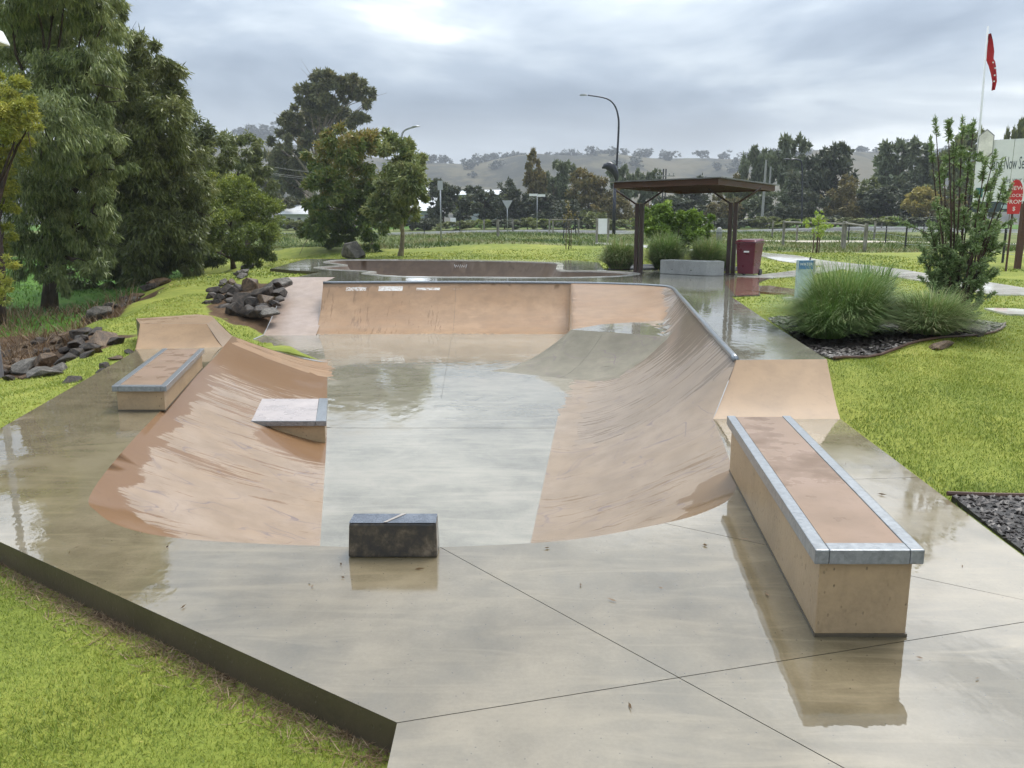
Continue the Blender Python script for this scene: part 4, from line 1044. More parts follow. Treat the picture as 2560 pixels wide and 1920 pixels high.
sheet('road', [(-260, 70), (-60, 74), (-20, 76), (10, 78), (60, 84), (260, 95), (260, 102), (60, 91), (10, 85), (-20, 83), (-60, 81), (-260, 77)], M_ROAD, 0.03, 'wet asphalt road passing behind the park', step=3, smooth_n=0)
for nm, y0 in (('kerb', 0.0), ('kerb', 7.2)):
    pl = [(-260, 69.8), (-60, 73.8), (-20, 75.8), (10, 77.8), (60, 83.8), (260, 94.8)]
    m = MB()
    for (xa, ya), (xb, yb) in zip(dens(pl, 8)[:-1], dens(pl, 8)[1:]):
        za, zb = gz(xa, ya + y0) + .16, gz(xb, yb + y0) + .16
        m.add([(xa, ya + y0 - .25, za), (xb, yb + y0 - .25, zb), (xb, yb + y0 + .25, zb), (xa, ya + y0 + .25, za), (xa, ya + y0 - .27, za - .3), (xb, yb + y0 - .27, zb - .3)], [(0, 1, 2, 3), (4, 5, 1, 0)])
    tag(m.build('kerb', M_PATH), 'pale concrete kerb along the %s side of the road' % ('near' if y0 == 0 else 'far'), kind='structure')
sheet('gravel_track', strip([(1560, 519), (1700, 522), (1900, 523), (2100, 526), (2230, 528)], 2.2), M_GRAVEL, 0.03, 'pale gravel track beyond the fence on the right', step=2, smooth_n=0)

# garden edging between mulch and grass
def edging(pts, label, h=0.05):
    m = MB(); pp = dens([(p[0], p[1]) for p in pts], 0.3)
    m.tube([(p[0], p[1], gz(p[0], p[1]) + h * .5) for p in pp], 0.016, 6)
    tag(m.build('edging', M_BROWNWOOD), label, 'edging')
edging([(2.86, 5.0), (3.4, 4.99), (4.8, 4.92), (6.5, 4.82)], 'thin timber edging between the lawn and the lower mulch bed')
edging(crom([(3.40, 8.3), (4.2, 8.95), (5.2, 9.7), (6.5, 10.65), (7.15, 11.5)], 4), 'thin timber edging round the tussock garden bed')

# ---------------------------------------------------------------- blades of grass
def ribbons(name, base, height, width, lean, bend, rs, nseg=1, tint=None):
    """many thin blades as one mesh; base Nx3"""
    n = len(base); az = rs.uniform(0, 2 * math.pi, n); ln = lean * rs.uniform(.2, 1.2, n)
    d = np.stack([np.cos(az), np.sin(az), np.zeros(n)], 1); w = np.stack([-np.sin(az), np.cos(az), np.zeros(n)], 1)
    tw = rs.uniform(-1, 1, n)[:, None]; w = w * np.cos(tw) + d * np.sin(tw)
    V_ = []; 
    for k in range(nseg + 1):
        t = k / nseg
        cen = base + d * (height * ln * (t + bend * t * t))[:, None] + np.array((0, 0, 1.0)) * (height * (t - .35 * bend * ln * t * t))[:, None]
        if k < nseg:
            ww = (width * (1 - t * .75) / 2)[:, None]; V_ += [cen - w * ww, cen + w * ww]
        else: V_ += [cen]
    m = 2 * nseg + 1
    verts = np.stack(V_, 1).reshape(-1, 3); idx = np.arange(n)[:, None] * m
    tris = []
    for k in range(nseg - 1):
        tris += [idx + [2 * k, 2 * k + 1, 2 * k + 3], idx + [2 * k, 2 * k + 3, 2 * k + 2]]
    tris += [idx + [2 * nseg - 2, 2 * nseg - 1, 2 * nseg]]
    me = mesh_np(name, verts, np.concatenate(tris).astype(np.int32))
    if tint is None: tint = rs.uniform(0, 1, n)
    fattr(me, 'tint', np.repeat(tint, m)); return me
def lown(P, s, seed):
    """cheap smooth noise 0..1"""
    r = np.random.RandomState(seed); out = np.zeros(len(P))
    for k in range(5):
        a = r.uniform(0, 6.28, 2); f = s * r.uniform(.5, 2.2); out += np.sin(P[:, 0] * f * math.cos(a[0]) + P[:, 1] * f * math.sin(a[0]) + a[1])
    return np.clip(.5 + out / 5, 0, 1)
def scatter(n, box, rs):
    return np.stack([rs.uniform(box[0], box[1], n), rs.uniform(box[2], box[3], n)], 1)
def visible(P, z, m=1000):
    dx = P[:, 0]; dy = P[:, 1]; dz = z - EYE
    dep = dy * _c - dz * _s; upc = dy * _s + dz * _c
    X = CX + F * dx / np.maximum(dep, .01); Y = CY - F * upc / np.maximum(dep, .01)
    return (dep > .2) & (X > -m) & (X < 2560 + m) & (Y < 1920 + m * 2)
def lawn_patch(box, per_m2, h, w, rs):
    n = int((box[1] - box[0]) * (box[3] - box[2]) * per_m2)
    P = scatter(n, box, rs); z = ground(P); ok = visible(P, z) & ~inpoly(P, park_poly)
    P, z = P[ok], z[ok]
    ok = polydist(P, park_poly) > 0.025
    for b in BEDS: ok &= ~inpoly(P, b)
    zn = zones(P); kd = segdist(P, A0, (-4.5, 5.34))[0]
    ok &= (zn[:, 2] < .45) & (zn[:, 0] < .5) & (zn[:, 1] < .5)
    ok &= ~((zn[:, 2] > .1) & (rs.uniform(0, 1, len(P)) < zn[:, 2] * 1.9))
    P, z = P[ok], z[ok]; z = mesh_z(P, z)
    tint = np.clip(.30 + .42 * lown(P, 1.1, 3) * .8 + .16 * (lown(P, 6, 4) - .5) + rs.normal(0, .16, len(P)), 0, 1)
    hh = h * rs.uniform(.55, 1.25, len(P)) * (.75 + .5 * lown(P, 4, 9))
    return np.column_stack([P, z - .006]), hh, w * rs.uniform(.7, 1.3, len(P)), tint
rs = np.random.RandomState(3)
bl = [lawn_patch((-3.2, -.3, 1.7, 4.6), 15000, .030, .0045, rs), lawn_patch((-4.6, -.3, .6, 1.7), 4500, .032, .007, rs), lawn_patch((-6.5, -3.2, 1.7, 5.6), 4000, .032, .008, rs), lawn_patch((6.6, 10, 4.8, 9), 1500, .034, .013, rs), lawn_patch((-9.5, -7.2, 3, 12), 900, .034, .016, rs), lawn_patch((9.5, 14, 8.9, 14), 700, .036, .018, rs), lawn_patch((-7.2, -4.4, 5, 14), 1600, .032, .012, rs), lawn_patch((2.7, 6.6, 4.8, 9), 6000, .030, .007, rs),
      lawn_patch((3.2, 9.5, 8.9, 14), 2200, .032, .011, rs), lawn_patch((-9, -4.6, 13, 22), 500, .04, .02, rs), lawn_patch((3.6, 13, 14, 24), 230, .045, .03, rs), lawn_patch((-12, 16, 24, 46), 60, .06, .06, rs)]
tag(link('grass', ribbons('grass', np.concatenate([b[0] for b in bl]), np.concatenate([b[1] for b in bl]), np.concatenate([b[2] for b in bl]), .7, .5, rs, 1, np.concatenate([b[3] for b in bl])), M_BLADE),
    'short mown lime green lawn grass', kind='stuff')
# rough grass near the fence, road and under the trees
def rough(box, n, h, w, pick, rs, mat, label, nm):
    P = scatter(n, box, rs); z = ground(P); zn = zones(P); ok = visible(P, z) & pick(P, zn) & ~inpoly(P, park_poly)
    for b in BEDS: ok &= ~inpoly(P, b)
    P, z = P[ok], z[ok]; cl = lown(P, .8, 12)
    hh = h * rs.uniform(.4, 1.2, len(P)) * (.4 + 1.0 * cl)
    ti = np.clip(.15 + .6 * lown(P, .5, 21) + rs.normal(0, .18, len(P)), 0, 1)
    tag(link(nm, ribbons(nm, np.column_stack([P, z - .01]), hh, w * rs.uniform(.6, 1.4, len(P)), .6, .8, rs, 2, ti), mat), label, kind='stuff')
rough((-24, 34, 38, 75), 60000, .26, .06, lambda P, z: (z[:, 1] > .45), rs, M_ROUGHBLADE, 'rough unmown grass beyond the lawn', 'rough_grass')
rough((-30, -7, 6, 48), 60000, .13, .03, lambda P, z: (z[:, 0] > .5) & (z[:, 2] < .4), rs, M_MEADBLADE, 'dark green meadow grass under the trees', 'meadow_grass')
rough((-16, -8, 9, 22), 9000, .55, .02, lambda P, z: ((z[:, 0] > .4) | (z[:, 2] > .5)) & (P[:, 0] < -8.9) & (lown(P, .9, 33) > .42), rs, M_DRY, 'dry brown reeds in the creek under the trees', 'dry_reeds')
# dead clippings along the front kerb
n = 5000; tt = rs.uniform(0, 1, n); P = np.array(A0) + (np.array((-4.5, 5.34)) - np.array(A0)) * tt[:, None]; dv = np.array((-.56, -.83)); P = P + dv * np.abs(rs.normal(.02, .07, n))[:, None]
ok = ~inpoly(P, park_poly); P = P[ok]
tag(link('dead_grass', ribbons('dead_grass', np.column_stack([P, ground(P) + .002]), rs.uniform(.01, .035, len(P)), rs.uniform(.003, .007, len(P)), 2.2, .5, rs, 1), M_DRY), 'dead brown clippings along the front kerb', kind='stuff')
# mulch chips
def chips(boxes, rs):
    vs, fs = [], []
    for ol, n, s in boxes:
        P0 = np.array(ol); P = scatter(n * 3, (P0[:, 0].min(), P0[:, 0].max(), P0[:, 1].min(), P0[:, 1].max()), rs); P = P[inpoly(P, ol)][:n]
        P = P[visible(P, ground(P))]
        c = np.column_stack([P, ground(P) + .026]); az = rs.uniform(0, 6.28, len(P)); L = s * rs.uniform(.5, 1.5, len(P)); W = L * rs.uniform(.25, .6, len(P)); ti = rs.uniform(-.5, .5, (len(P), 2))
        a = np.stack([np.cos(az), np.sin(az), ti[:, 0]], 1) * L[:, None]; b = np.stack([-np.sin(az), np.cos(az), ti[:, 1]], 1) * W[:, None]
        o = sum(len(x) for x in vs); q = np.stack([c - a, c + b, c + a, c - b], 1).reshape(-1, 3); vs.append(q)
        fs.append(np.arange(len(P))[:, None] * 4 + np.arange(4) + o)
    return mesh_np('mulch_chips', np.concatenate(vs), np.concatenate(fs).astype(np.int32))
mulches = [b for b in BEDS if False]
tag(link('mulch_chips', chips([(BEDS[5], 9000, .03), (BEDS[6], 22000, .02)], rs), simple('mulch_chip', (0.022, 0.015, 0.012), 0.5, 0, 0.6, 20, 0)), 'black bark mulch chips in the garden beds', kind='stuff')
# ---------------------------------------------------------------- hill and far trees
def ridge_y(x):   # ridge line of the far hill in photograph pixels (2212 scale)
    return np.interp(x, [-400, 0, 300, 560, 700, 920, 1000, 1100, 1300, 1500, 1560, 1650, 1830, 2000, 2212, 2700], [330, 325, 312, 308, 330, 352, 355, 348, 341, 343, 347, 343, 334, 330, 328, 335])
def hill_mat():
    m, nt, b, _ = newmat('far_hill_pasture')
    co = objco(nt, (1, .5, 1)); n1 = noise(nt, co, .010, 6, .62, .6); n2 = noise(nt, co, .05, 4, .6)
    c = ramp(nt, mth(nt, 'ADD', mth(nt, 'MULTIPLY', n1, .7), mth(nt, 'MULTIPLY', n2, .3)), [(.38, (0.015, 0.019, 0.014)), (.47, (0.038, 0.037, 0.024)), (.52, (0.086, 0.076, 0.042)), (.68, (0.128, 0.104, 0.064))])
    setp(nt, b, col=c, rough=.9, spec=.1, nrm=bump(nt, n2, .6, 3)); return m
YR = 950.0
def hill_pt(xv, t):
    r = V(xv, float(ridge_y(xv)), YR); top = r.z
    prof = t * t * (3 - 2 * t)
    Y = 420 + (YR - 420) * t
    x = r.x * (.62 + .38 * t)
    wob = 7 * math.sin(xv * .011 + 1) * math.sin(t * 3.1) + 4 * math.sin(xv * .031 + t * 5)* math.sin(t * 3.14)
    return (x, Y, 1.0 + (top - 1.0) * prof + wob * (t < 1))
rows = []
xs_ = np.linspace(-700, 2900, 90)
for i in range(25): rows.append([hill_pt(x, i / 24) for x in xs_])
rows.append([(p[0], p[1] + 220, p[2] - 18) for p in rows[-1]]); rows.append([(p[0], p[1] + 350, 2.0) for p in rows[-2]])
_park = park
def hill():
    n = len(rows[0]); v = [p for r in rows for p in r]
    f = [(i * n + j, i * n + j + 1, (i + 1) * n + j + 1, (i + 1) * n + j) for i in range(len(rows) - 1) for j in range(n - 1)]
    me = mesh_np('hill', v, np.array(f, dtype=np.int32), True); tag(link('hill', me, hill_mat()), 'long hazy pasture hill with scattered scrub behind the trees', kind='structure')
hill()

# ---------------------------------------------------------------- leaves and trees
def leaf_mesh(name, C, dirs, L, W, tint, rs, bend=True):
    """rhombus leaves: base C, direction dirs, length L, width W"""
    n = len(C); r = rs.normal(0, 1, (n, 3)); w = np.cross(dirs, r); w /= np.linalg.norm(w, axis=1)[:, None] + 1e-9
    mid = C + dirs * (L * .45)[:, None]
    verts = np.stack([C, mid + w * (W / 2)[:, None], C + dirs * L[:, None], mid - w * (W / 2)[:, None]], 1).reshape(-1, 3)
    me = mesh_np(name, verts, (np.arange(n)[:, None] * 4 + np.arange(4)).astype(np.int32))
    fattr(me, 'tint', np.repeat(tint, 4)); return me
def unit(v): return v / (np.linalg.norm(v, axis=1)[:, None] + 1e-9)
def crown_leaves(clumps, per, L, W, rs, droop=.6, sub=14, flat=1.0, light=.5, top=None):
    """clumps: (x, y, z, r). leaves gather round sub-centres near the surface of each clump"""
    CC, DD, TT = [], [], []
    rmean = np.mean([c[3] for c in clumps])
    zmin = min(c[2] - c[3] for c in clumps); zmax = max(c[2] + c[3] for c in clumps)
    for (x, y, z, r) in clumps:
        n = int(per * (r / rmean) ** 2)
        ns = max(4, int(sub * (r / rmean) ** 2))
        sd_ = unit(rs.normal(0, 1, (ns, 3))); rad = rs.uniform(.35, 1.0, ns) ** .6
        S = sd_ * rad[:, None] * r * np.array((1, 1, flat)); sr = r * rs.uniform(.22, .42, ns); st = rs.normal(0, .10, ns)
        k = rs.randint(0, ns, n); off = unit(rs.normal(0, 1, (n, 3))) * (rs.uniform(0, 1, n) ** .55 * sr[k])[:, None]
        p = S[k] + off * np.array((1, 1, .8))
        out = unit(p + np.array((0, 0, .0)))
        d = unit(out * .6 + rs.normal(0, .55, (n, 3)) + np.array((0, 0, -1.0)) * droop)
        CC.append(p + np.array((x, y, z))); DD.append(d)
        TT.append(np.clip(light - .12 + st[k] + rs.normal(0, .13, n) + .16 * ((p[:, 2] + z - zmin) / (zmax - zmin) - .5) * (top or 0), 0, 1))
    C = np.concatenate(CC); n = len(C)
    return C, np.concatenate(DD), L * rs.uniform(.6, 1.3, n), W * rs.uniform(.7, 1.3, n), np.concatenate(TT)
def limbs(m, base, top, r0, targets, rs, nb=6):
    """tapered, slightly bent trunk and a limb to each target"""
    base = Vector(base); top = Vector(top); H = (top - base).length
    side = Vector((rs.uniform(-1, 1), rs.uniform(-1, 1), 0)) * H * .04
    tp = [base + (top - base) * t + side * math.sin(t * 5.0) for t in np.linspace(0, 1, 8)]
    m.tube(tp, [r0 * (1.35 if i == 0 else 1) * (1 - .72 * i / 7) for i in range(8)], nb + 2)
    for q in targets:
        q = Vector(q); 
        t = min(.92, max(.22, ((q.z - base.z) / max(top.z - base.z, .1)) * .62)); a = base + (top - base) * t + side * math.sin(t * 5.0)
        mid = a.lerp(q, .5) + Vector((rs.uniform(-.1, .1), rs.uniform(-.1, .1), rs.uniform(.02, .18))) * (q - a).length
        rr = r0 * (1 - .72 * t) * .55
        pts = [a, a.lerp(mid, .55), mid, mid.lerp(q, .6), q]
        m.tube(pts, [rr, rr * .8, rr * .6, rr * .42, rr * .2], nb, False)
        for _ in range(2):
            b = mid.lerp(q, rs.uniform(.1, .8)); e = q + Vector(rs.normal(0, .35, 3)) * (q - a).length * .4
            m.tube([b, b.lerp(e, .5) + Vector(rs.normal(0, .05, 3)), e], [rr * .35, rr * .22, rr * .08], 4, False)
def tree(name, label, base, clumps, kind, per, L, W, r0, seed, droop=.6, barkm=None, cat='tree', group=None, flat=.9, sub=14, light=.5, top=1.0, topk=.72, nlimb=99):
    rs = np.random.RandomState(seed); t = thing(name, label, cat, base, 0, group); B = np.array(base, float)
    cl = [tuple(np.array(c[:3]) - B) + (c[3],) for c in clumps]
    zt = max(c[2] for c in cl); cx = np.mean([c[0] for c in cl]); cy = np.mean([c[1] for c in cl])
    m = MB(); limbs(m, (0, 0, -.15), (cx * .7, cy * .7, zt * topk), r0, [c[:3] for c in cl[:nlimb]], rs)
    m.build('trunk', barkm or M_BARK, t, smooth=True)
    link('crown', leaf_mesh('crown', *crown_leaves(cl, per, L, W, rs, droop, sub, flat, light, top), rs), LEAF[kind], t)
    return t
def vclumps(lst, Y, rs, depth=.9):
    out = []
    for x, y, r in lst:
        rm = r * K * Y / F; Yj = Y + rs.uniform(-1, 1) * depth * rm * 2
        p = V(x, y, Yj); out.append((p.x, p.y, p.z, rm * Yj / Y))
    return out
rv = np.random.RandomState(8)
Yt = 23.5
tree('gum_tree', 'tall weeping grey green gum filling the left edge of the lawn', hv(106, 672), vclumps([(60,60,85),(150,75,90),(35,175,85),(140,190,90),(196,140,58),(100,290,95),(190,280,62),(55,390,85),(150,390,82),(205,370,45),(95,480,80),(175,480,62),(60,545,60),(150,560,42),(222,55,48),(120,-20,85),(20,0,65),(195,-5,55),(215,200,45),(120,600,35),(205,440,42),(215,520,46),(200,580,34),(240,330,44),(60,-80,90),(150,-90,80)], Yt, rv),
     'willowgum', 4300, .20, .034, .22, 1, 1.5, sub=26, light=.52)
tree('gum_tree', 'broad dark olive gum behind the weeping gum', (V(300, 600, 31.5).x, 31.5, gz(V(300, 600, 31.5).x, 31.5)), vclumps([(265,110,60),(305,190,70),(345,165,45),(275,280,80),(355,265,60),(392,325,45),(300,390,82),(375,410,70),(250,470,80),(335,495,70),(412,390,40),(240,25,30),(285,560,40),(395,490,42),(250,200,60),(235,560,45),(340,570,35),(325,115,34),(372,215,38),(205,530,50),(180,600,40),(300,470,60),(300,560,45),(420,460,45),(420,530,40),(375,545,36),(225,400,60),(330,330,60),(240,300,70),(200,330,60),(260,540,60),(320,540,55),(375,500,50),(300,595,32),(410,570,30),(250,600,30)], 29, rv),
     'darkgum', 4300, .22, .045, .17, 2, 1.0, sub=26, light=.5)
tree('gum_tree', 'rounded dark gum past the broad olive gum on the left', hv(430, 590), vclumps([(432,302,50),(465,332,44),(418,375,56),(462,395,50),(412,440,54),(470,440,48),(440,490,48),(395,520,50),(380,330,40)], 38, rv), 'darkgum', 3600, .27, .06, .2, 3, .8, light=.46)
tree('gum_tree', 'smaller grey gum furthest along the left tree line', hv(530, 565), vclumps([(500,308,32),(525,332,44),(553,362,38),(508,372,48),(545,402,42),(520,440,48),(480,420,44)], 50, rv), 'darkgum', 3000, .30, .075, .2, 4, .7, light=.44)
tree('olive_bush', 'dense olive bush with yellow tips at the end of the left tree line', hv(505, 578), vclumps([(450,430,54),(520,428,56),(562,455,44),(422,500,58),(495,500,60),(556,520,48),(470,550,34),(582,490,24),(395,465,40),(575,545,26),(400,545,36),(530,560,30)], 34, rv),
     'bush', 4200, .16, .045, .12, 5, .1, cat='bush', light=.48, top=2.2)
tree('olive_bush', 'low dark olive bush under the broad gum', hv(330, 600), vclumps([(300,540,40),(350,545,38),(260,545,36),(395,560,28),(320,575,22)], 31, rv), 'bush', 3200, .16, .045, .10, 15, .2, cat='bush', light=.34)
tree('wattle_tree', 'yellow green wattle at the far left edge', hv(-8, 700), vclumps([(15,185,32),(48,240,32),(12,260,36),(70,262,22),(12,340,34),(38,310,26),(10,430,28),(8,500,24),(-40,250,60),(-40,400,60),(-50,520,50)], 19.5, rv), 'wattle', 3800, .11, .026, .16, 6, .2, light=.55)
tree('wattle_tree', 'low yellow green wattle sprouting by the creek at the left edge', hv(-4, 700), vclumps([(4,640,18),(18,560,20),(-25,610,35),(20,615,12)], 18.0, rv), 'wattle', 900, .09, .02, .05, 16, .2, light=.5)
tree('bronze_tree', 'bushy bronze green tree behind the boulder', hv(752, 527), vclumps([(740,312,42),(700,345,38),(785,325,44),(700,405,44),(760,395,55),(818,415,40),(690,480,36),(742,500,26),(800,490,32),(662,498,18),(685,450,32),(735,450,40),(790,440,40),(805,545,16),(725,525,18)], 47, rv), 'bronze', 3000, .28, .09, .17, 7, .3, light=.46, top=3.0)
tree('slender_gum', 'slender pale trunked young gum beside the boulder', hv(864, 553), vclumps([(842,305,25),(860,345,38),(882,395,44),(845,415,42),(896,355,24),(907,420,19),(835,470,30),(872,460,30),(815,450,28),(880,320,18)], 41, rv), 'midgum', 3000, .24, .075, .14, 8, .5, M_BARKP, light=.55)
G2 = [(640,170,88),(590,250,60),(500,270,70),(870,190,78),(940,250,58),(800,270,55),(640,330,88),(540,420,95),(700,420,100),(400,420,78),(360,520,78),(480,560,66),(620,530,66),(860,440,66),(930,450,46),(960,330,26),(260,640,46),(330,620,46),(500,620,66),(400,740,88),(300,760,56),(480,800,76),(350,880,88),(450,960,76),(560,120,30),(760,160,36)]
cl = []
for x, y, r in G2:
    sx, sy, srr = 600 + x * .3316, 150 + y * .3316, r * .3316; p = pxY(sx, sy, 112 + rv.uniform(-4, 4)); cl.append((p.x, p.y, p.z, srr * 112 / F))
b = pxY(600 + 560 * .3316, 565, 112); tree('tall_gum', 'very tall open crowned gum towering behind the bronze tree', (b.x, 112, gz(b.x, 112)), cl, 'tallgum', 1700, .62, .26, .55, 9, .3, M_BARKP, sub=10, light=.5, flat=.85)

# background trees: a few crowns, shared
def variant(seed, shape, n=6500, L=.075, W=.034):
    rs = np.random.RandomState(seed); cl = []
    if shape == 'round': pts = [(rs.normal(0, .19), rs.normal(0, .19), rs.uniform(.30, .86), rs.uniform(.13, .2)) for _ in range(15)]
    elif shape == 'gum': pts = [(rs.normal(0, .2), rs.normal(0, .2), rs.uniform(.42, .92), rs.uniform(.08, .15)) for _ in range(17)]
    elif shape == 'narrow': pts = [(rs.normal(0, .09), rs.normal(0, .09), z, .16 * (1.15 - z * .7)) for z in np.linspace(.2, .92, 12)]
    else: pts = [(rs.normal(0, .28), rs.normal(0, .28), rs.uniform(.2, .62), rs.uniform(.15, .26)) for _ in range(13)]
    C, Dd, Ls, Ws, T_ = crown_leaves(pts, n // len(pts), L, W, rs, .3, 9, .9, .5, 1.0)
    C[:, 2] = np.maximum(C[:, 2], .02)
    m = MB(); limbs(m, (0, 0, -.02), (0, 0, .7 if shape != 'bush' else .3), .022, [p[:3] for p in pts[:9]], rs, 4)
    me = bpy.data.meshes.new('trunk'); me.from_pydata(m.v, [], m.f); me.update(); me.materials.append(M_BARKP if shape == 'gum' else M_BARK)
    cm = leaf_mesh('crown', C, Dd, Ls, Ws, T_, rs); cm.materials.append(LEAF['dark'])
    return me, cm, C[:, 2].max(), np.percentile(np.abs(C[:, 0]), 97)
VAR = {s: [variant(40 + i * 7 + j, s) for j in range(k)] for i, (s, k) in enumerate((('round', 3), ('gum', 3), ('narrow', 2), ('bush', 2)))}
def bgtree(xv, topv, Y, wv, shape, kind, label, group='trees in the row behind the park', name='background_tree', j=0):
    x = pxY(xv * K, 500, Y).x; z0 = gz(x, Y) - .1; topz = V(xv, topv, Y).z; tr, cr, hm, hw = VAR[shape][j % len(VAR[shape])]
    H = (topz - z0) / hm; Wd = wv * K * Y / F / 2 / hw
    t = thing(name, label, 'tree' if shape != 'bush' else 'bush', (x, Y, z0), rv.uniform(0, 6.28), group); t.scale = (Wd, Wd, H)
    link('trunk', tr, None, t); o = link('crown', cr, None, t)
    o.material_slots[0].link = 'OBJECT'; o.material_slots[0].material = LEAF[kind]
    return t
BG = [(960,390,104,84,'round','dark','round blackish tree right of the slender gum'),(1046,402,108,84,'round','dark','round dark tree behind the triangular sign'),(1106,388,112,70,'round','dark','dark tree left of the tall narrow tree'),
 (1150,328,118,46,'narrow','russet','tall narrow brownish tree rising above the row'),(1196,352,121,86,'gum','greygum','pale gum just right of the narrow brown tree'),(1232,432,100,80,'round','dark','low dark tree behind the street name sign'),
 (1272,368,110,96,'round','russet','russet brown tree left of the street light'),(1350,360,125,64,'gum','greygum','slim pale gum behind the street light'),(1402,366,125,52,'gum','greygum','pale gum above the left end of the shelter roof'),
 (1326,420,105,70,'round','russet','low russet tree behind the teardrop lamp'),(1395,440,112,80,'bush','russet','brown scrub tree seen under the shelter roof at left'),(1500,378,118,86,'round','dark','dark tree showing over the middle of the shelter roof'),(1470,425,108,90,'round','dark','dark tree seen under the middle of the shelter roof'),
 (1560,430,112,90,'bush','russet','brownish tree seen under the shelter roof at right'),(1585,374,122,70,'round','russet','rust coloured tree over the right end of the roof'),(1640,316,120,62,'gum','greygum','tall gum left of the curved lamp'),(1690,298,124,80,'gum','greygum','tallest gum right of the shelter, behind the curved lamp'),
 (1660,400,108,80,'round','greygum','grey green tree low behind the lamp pole'),(1782,313,112,116,'round','dark','big dark rounded tree right of the curved lamp'),(1742,400,100,70,'round','dark','dark lower tree at the foot of the curved lamp'),(1832,376,104,84,'round','russet','reddish brown tree beside the big dark tree'),
 (1896,404,102,100,'round','dark','blackish low tree in the middle of the right row'),(1938,308,122,116,'gum','greygum','wide pale gum above the blackish tree'),(2008,326,118,92,'gum','greygum','pale gum left of the banksia'),(1990,405,98,84,'round','yellow','small yellow leaved tree at the right'),
 (2068,280,112,80,'gum','darkgum','dark gum behind the banksia'),(2110,340,108,80,'round','darkgum','dark tree behind the left end of the billboard'),(2185,250,100,46,'gum','darkgum','dark gum top showing above the billboard'),(2225,240,104,60,'gum','darkgum','second dark gum top above the billboard at the frame edge'),
 (1290,455,96,60,'bush','darkgum','dark bush beside the info board'),(630,420,120,80,'gum','tallgum','thin grey tree behind the small white house'),(575,330,128,60,'gum','tallgum','grey gum beyond the left tree line'),(640,350,126,90,'gum','greygum','dull gum at the foot of the very tall gum'),(2050,420,96,60,'bush','russet','brown bush behind the banksia'),
 (1440,440,116,60,'round','greygum','grey tree beside the power pole'),(1700,440,98,80,'bush','dark','dark scrub at the field edge right of the shelter'),
 (1612,392,114,90,'round','darkgum','olive tree just right of the shelter roof end'),(1725,372,116,90,'round','greygum','grey tree between the lamp and the big dark tree'),(1865,386,114,90,'round','darkgum','olive tree between the reddish tree and the wide pale gum'),(1965,392,112,90,'round','dark','dark tree under the wide pale gum'),(2035,398,110,90,'round','darkgum','olive tree left of the banksia stems'),(2090,400,104,80,'round','dark','dark tree low behind the banksia'),(1080,420,116,80,'round','darkgum','olive tree between the two round dark trees'),(1180,420,110,80,'round','dark','dark tree under the pale gum in the row'),(1300,410,116,80,'round','dark','dark tree behind the tall street light'),(1000,425,118,60,'round','darkgum','small olive tree left of the triangular sign')]
for i, (x, ty, Y, w, s, k, l) in enumerate(BG): bgtree(x, ty, Y, w, s, k, l, j=i)
lowb = [(930,476,92,60),(985,480,90,60),(1040,478,92,56),(1090,476,91,60),(1140,474,90,64),(1190,476,92,60),(1240,478,90,60),(1330,476,92,60),(1380,474,94,70),(1600,476,95,80),(1665,472,94,80),(1735,474,93,80),(1800,470,95,84),(1870,474,93,80),(1930,472,94,84),(2000,470,93,84),(2070,472,92,80),(2130,474,94,60),(700,474,92,60),(640,478,93,50),(600,470,92,50),(890,470,93,50)]
for i, (x, ty, Y, w) in enumerate(lowb):
    bgtree(x, ty - 4, Y, w * 1.25, 'bush', ('dark', 'darkgum', 'bush')[i % 3], 'low scrubby bush in the hedge of undergrowth along the road', 'undergrowth along the road', 'roadside_bush', i)
# trees on the ridge of the hill
def small_tree(seed):
    rs = np.random.RandomState(seed); pts = [(rs.normal(0, .17), rs.normal(0, .17), rs.uniform(.3, .75), rs.uniform(.2, .28)) for _ in range(7)]
    C, Dd, Ls, Ws, T_ = crown_leaves(pts, 60, .16, .10, rs, .2, 5); lm = leaf_mesh('hill_tree', C, Dd, Ls, Ws, T_, rs); lm.materials.append(LEAF['hill'])
    m = MB(); m.tube([(0, 0, -.1), (0, 0, .8)], [.035, .02], 5); o = len(lm.vertices); 
    bm = bmesh.new(); bm.from_mesh(lm); tmp = bpy.data.meshes.new('t'); tmp.from_pydata(m.v, [], m.f); bm.from_mesh(tmp); bm.to_mesh(lm); bm.free(); return lm
HT = [small_tree(70 + i) for i in range(5)]
rh = np.random.RandomState(5)
spots = [(v_, None) for v_ in (933, 952, 962, 974, 1003, 1013, 1022, 1050, 1066, 1074, 1082, 1092, 1100, 1108, 1116, 1127, 1138, 1180, 1198, 1208, 1216, 1228, 1240, 1246, 1258, 1266, 1292, 1308, 1318, 1345, 1350, 1372, 1384, 1392, 1400, 1560, 1568, 1612, 1640, 1648, 1662, 1675, 1690, 1800, 1858, 1866, 1950, 2030, 520, 540, 552, 566, 580)]
for x, _ in spots:
    p = hill_pt(x, 1.0); s = rh.uniform(6, 13) * (1.8 if x < 600 else 1)
    o = link('hill_tree', HT[rh.randint(5)], None, None, (p[0], p[1], p[2] - 1.2), (0, 0, rh.uniform(0, 6))); o.scale = (s * 1.25, s * 1.25, s)
    tag(o, 'tiny hazy tree on the skyline of the far hill', 'tree', 'trees along the ridge of the far hill')
for i in range(40):
    x = rh.uniform(900, 2150); t_ = rh.uniform(.6, .97); p = hill_pt(x, t_); s = rh.uniform(6, 12)
    o = link('hill_tree', HT[rh.randint(5)], None, None, (p[0], p[1], p[2] - 1.5), (0, 0, rh.uniform(0, 6))); o.scale = (s * 1.4, s * 1.4, s)
    tag(o, 'tiny hazy tree standing on the slope of the far hill', 'tree', 'trees on the slope of the far hill')

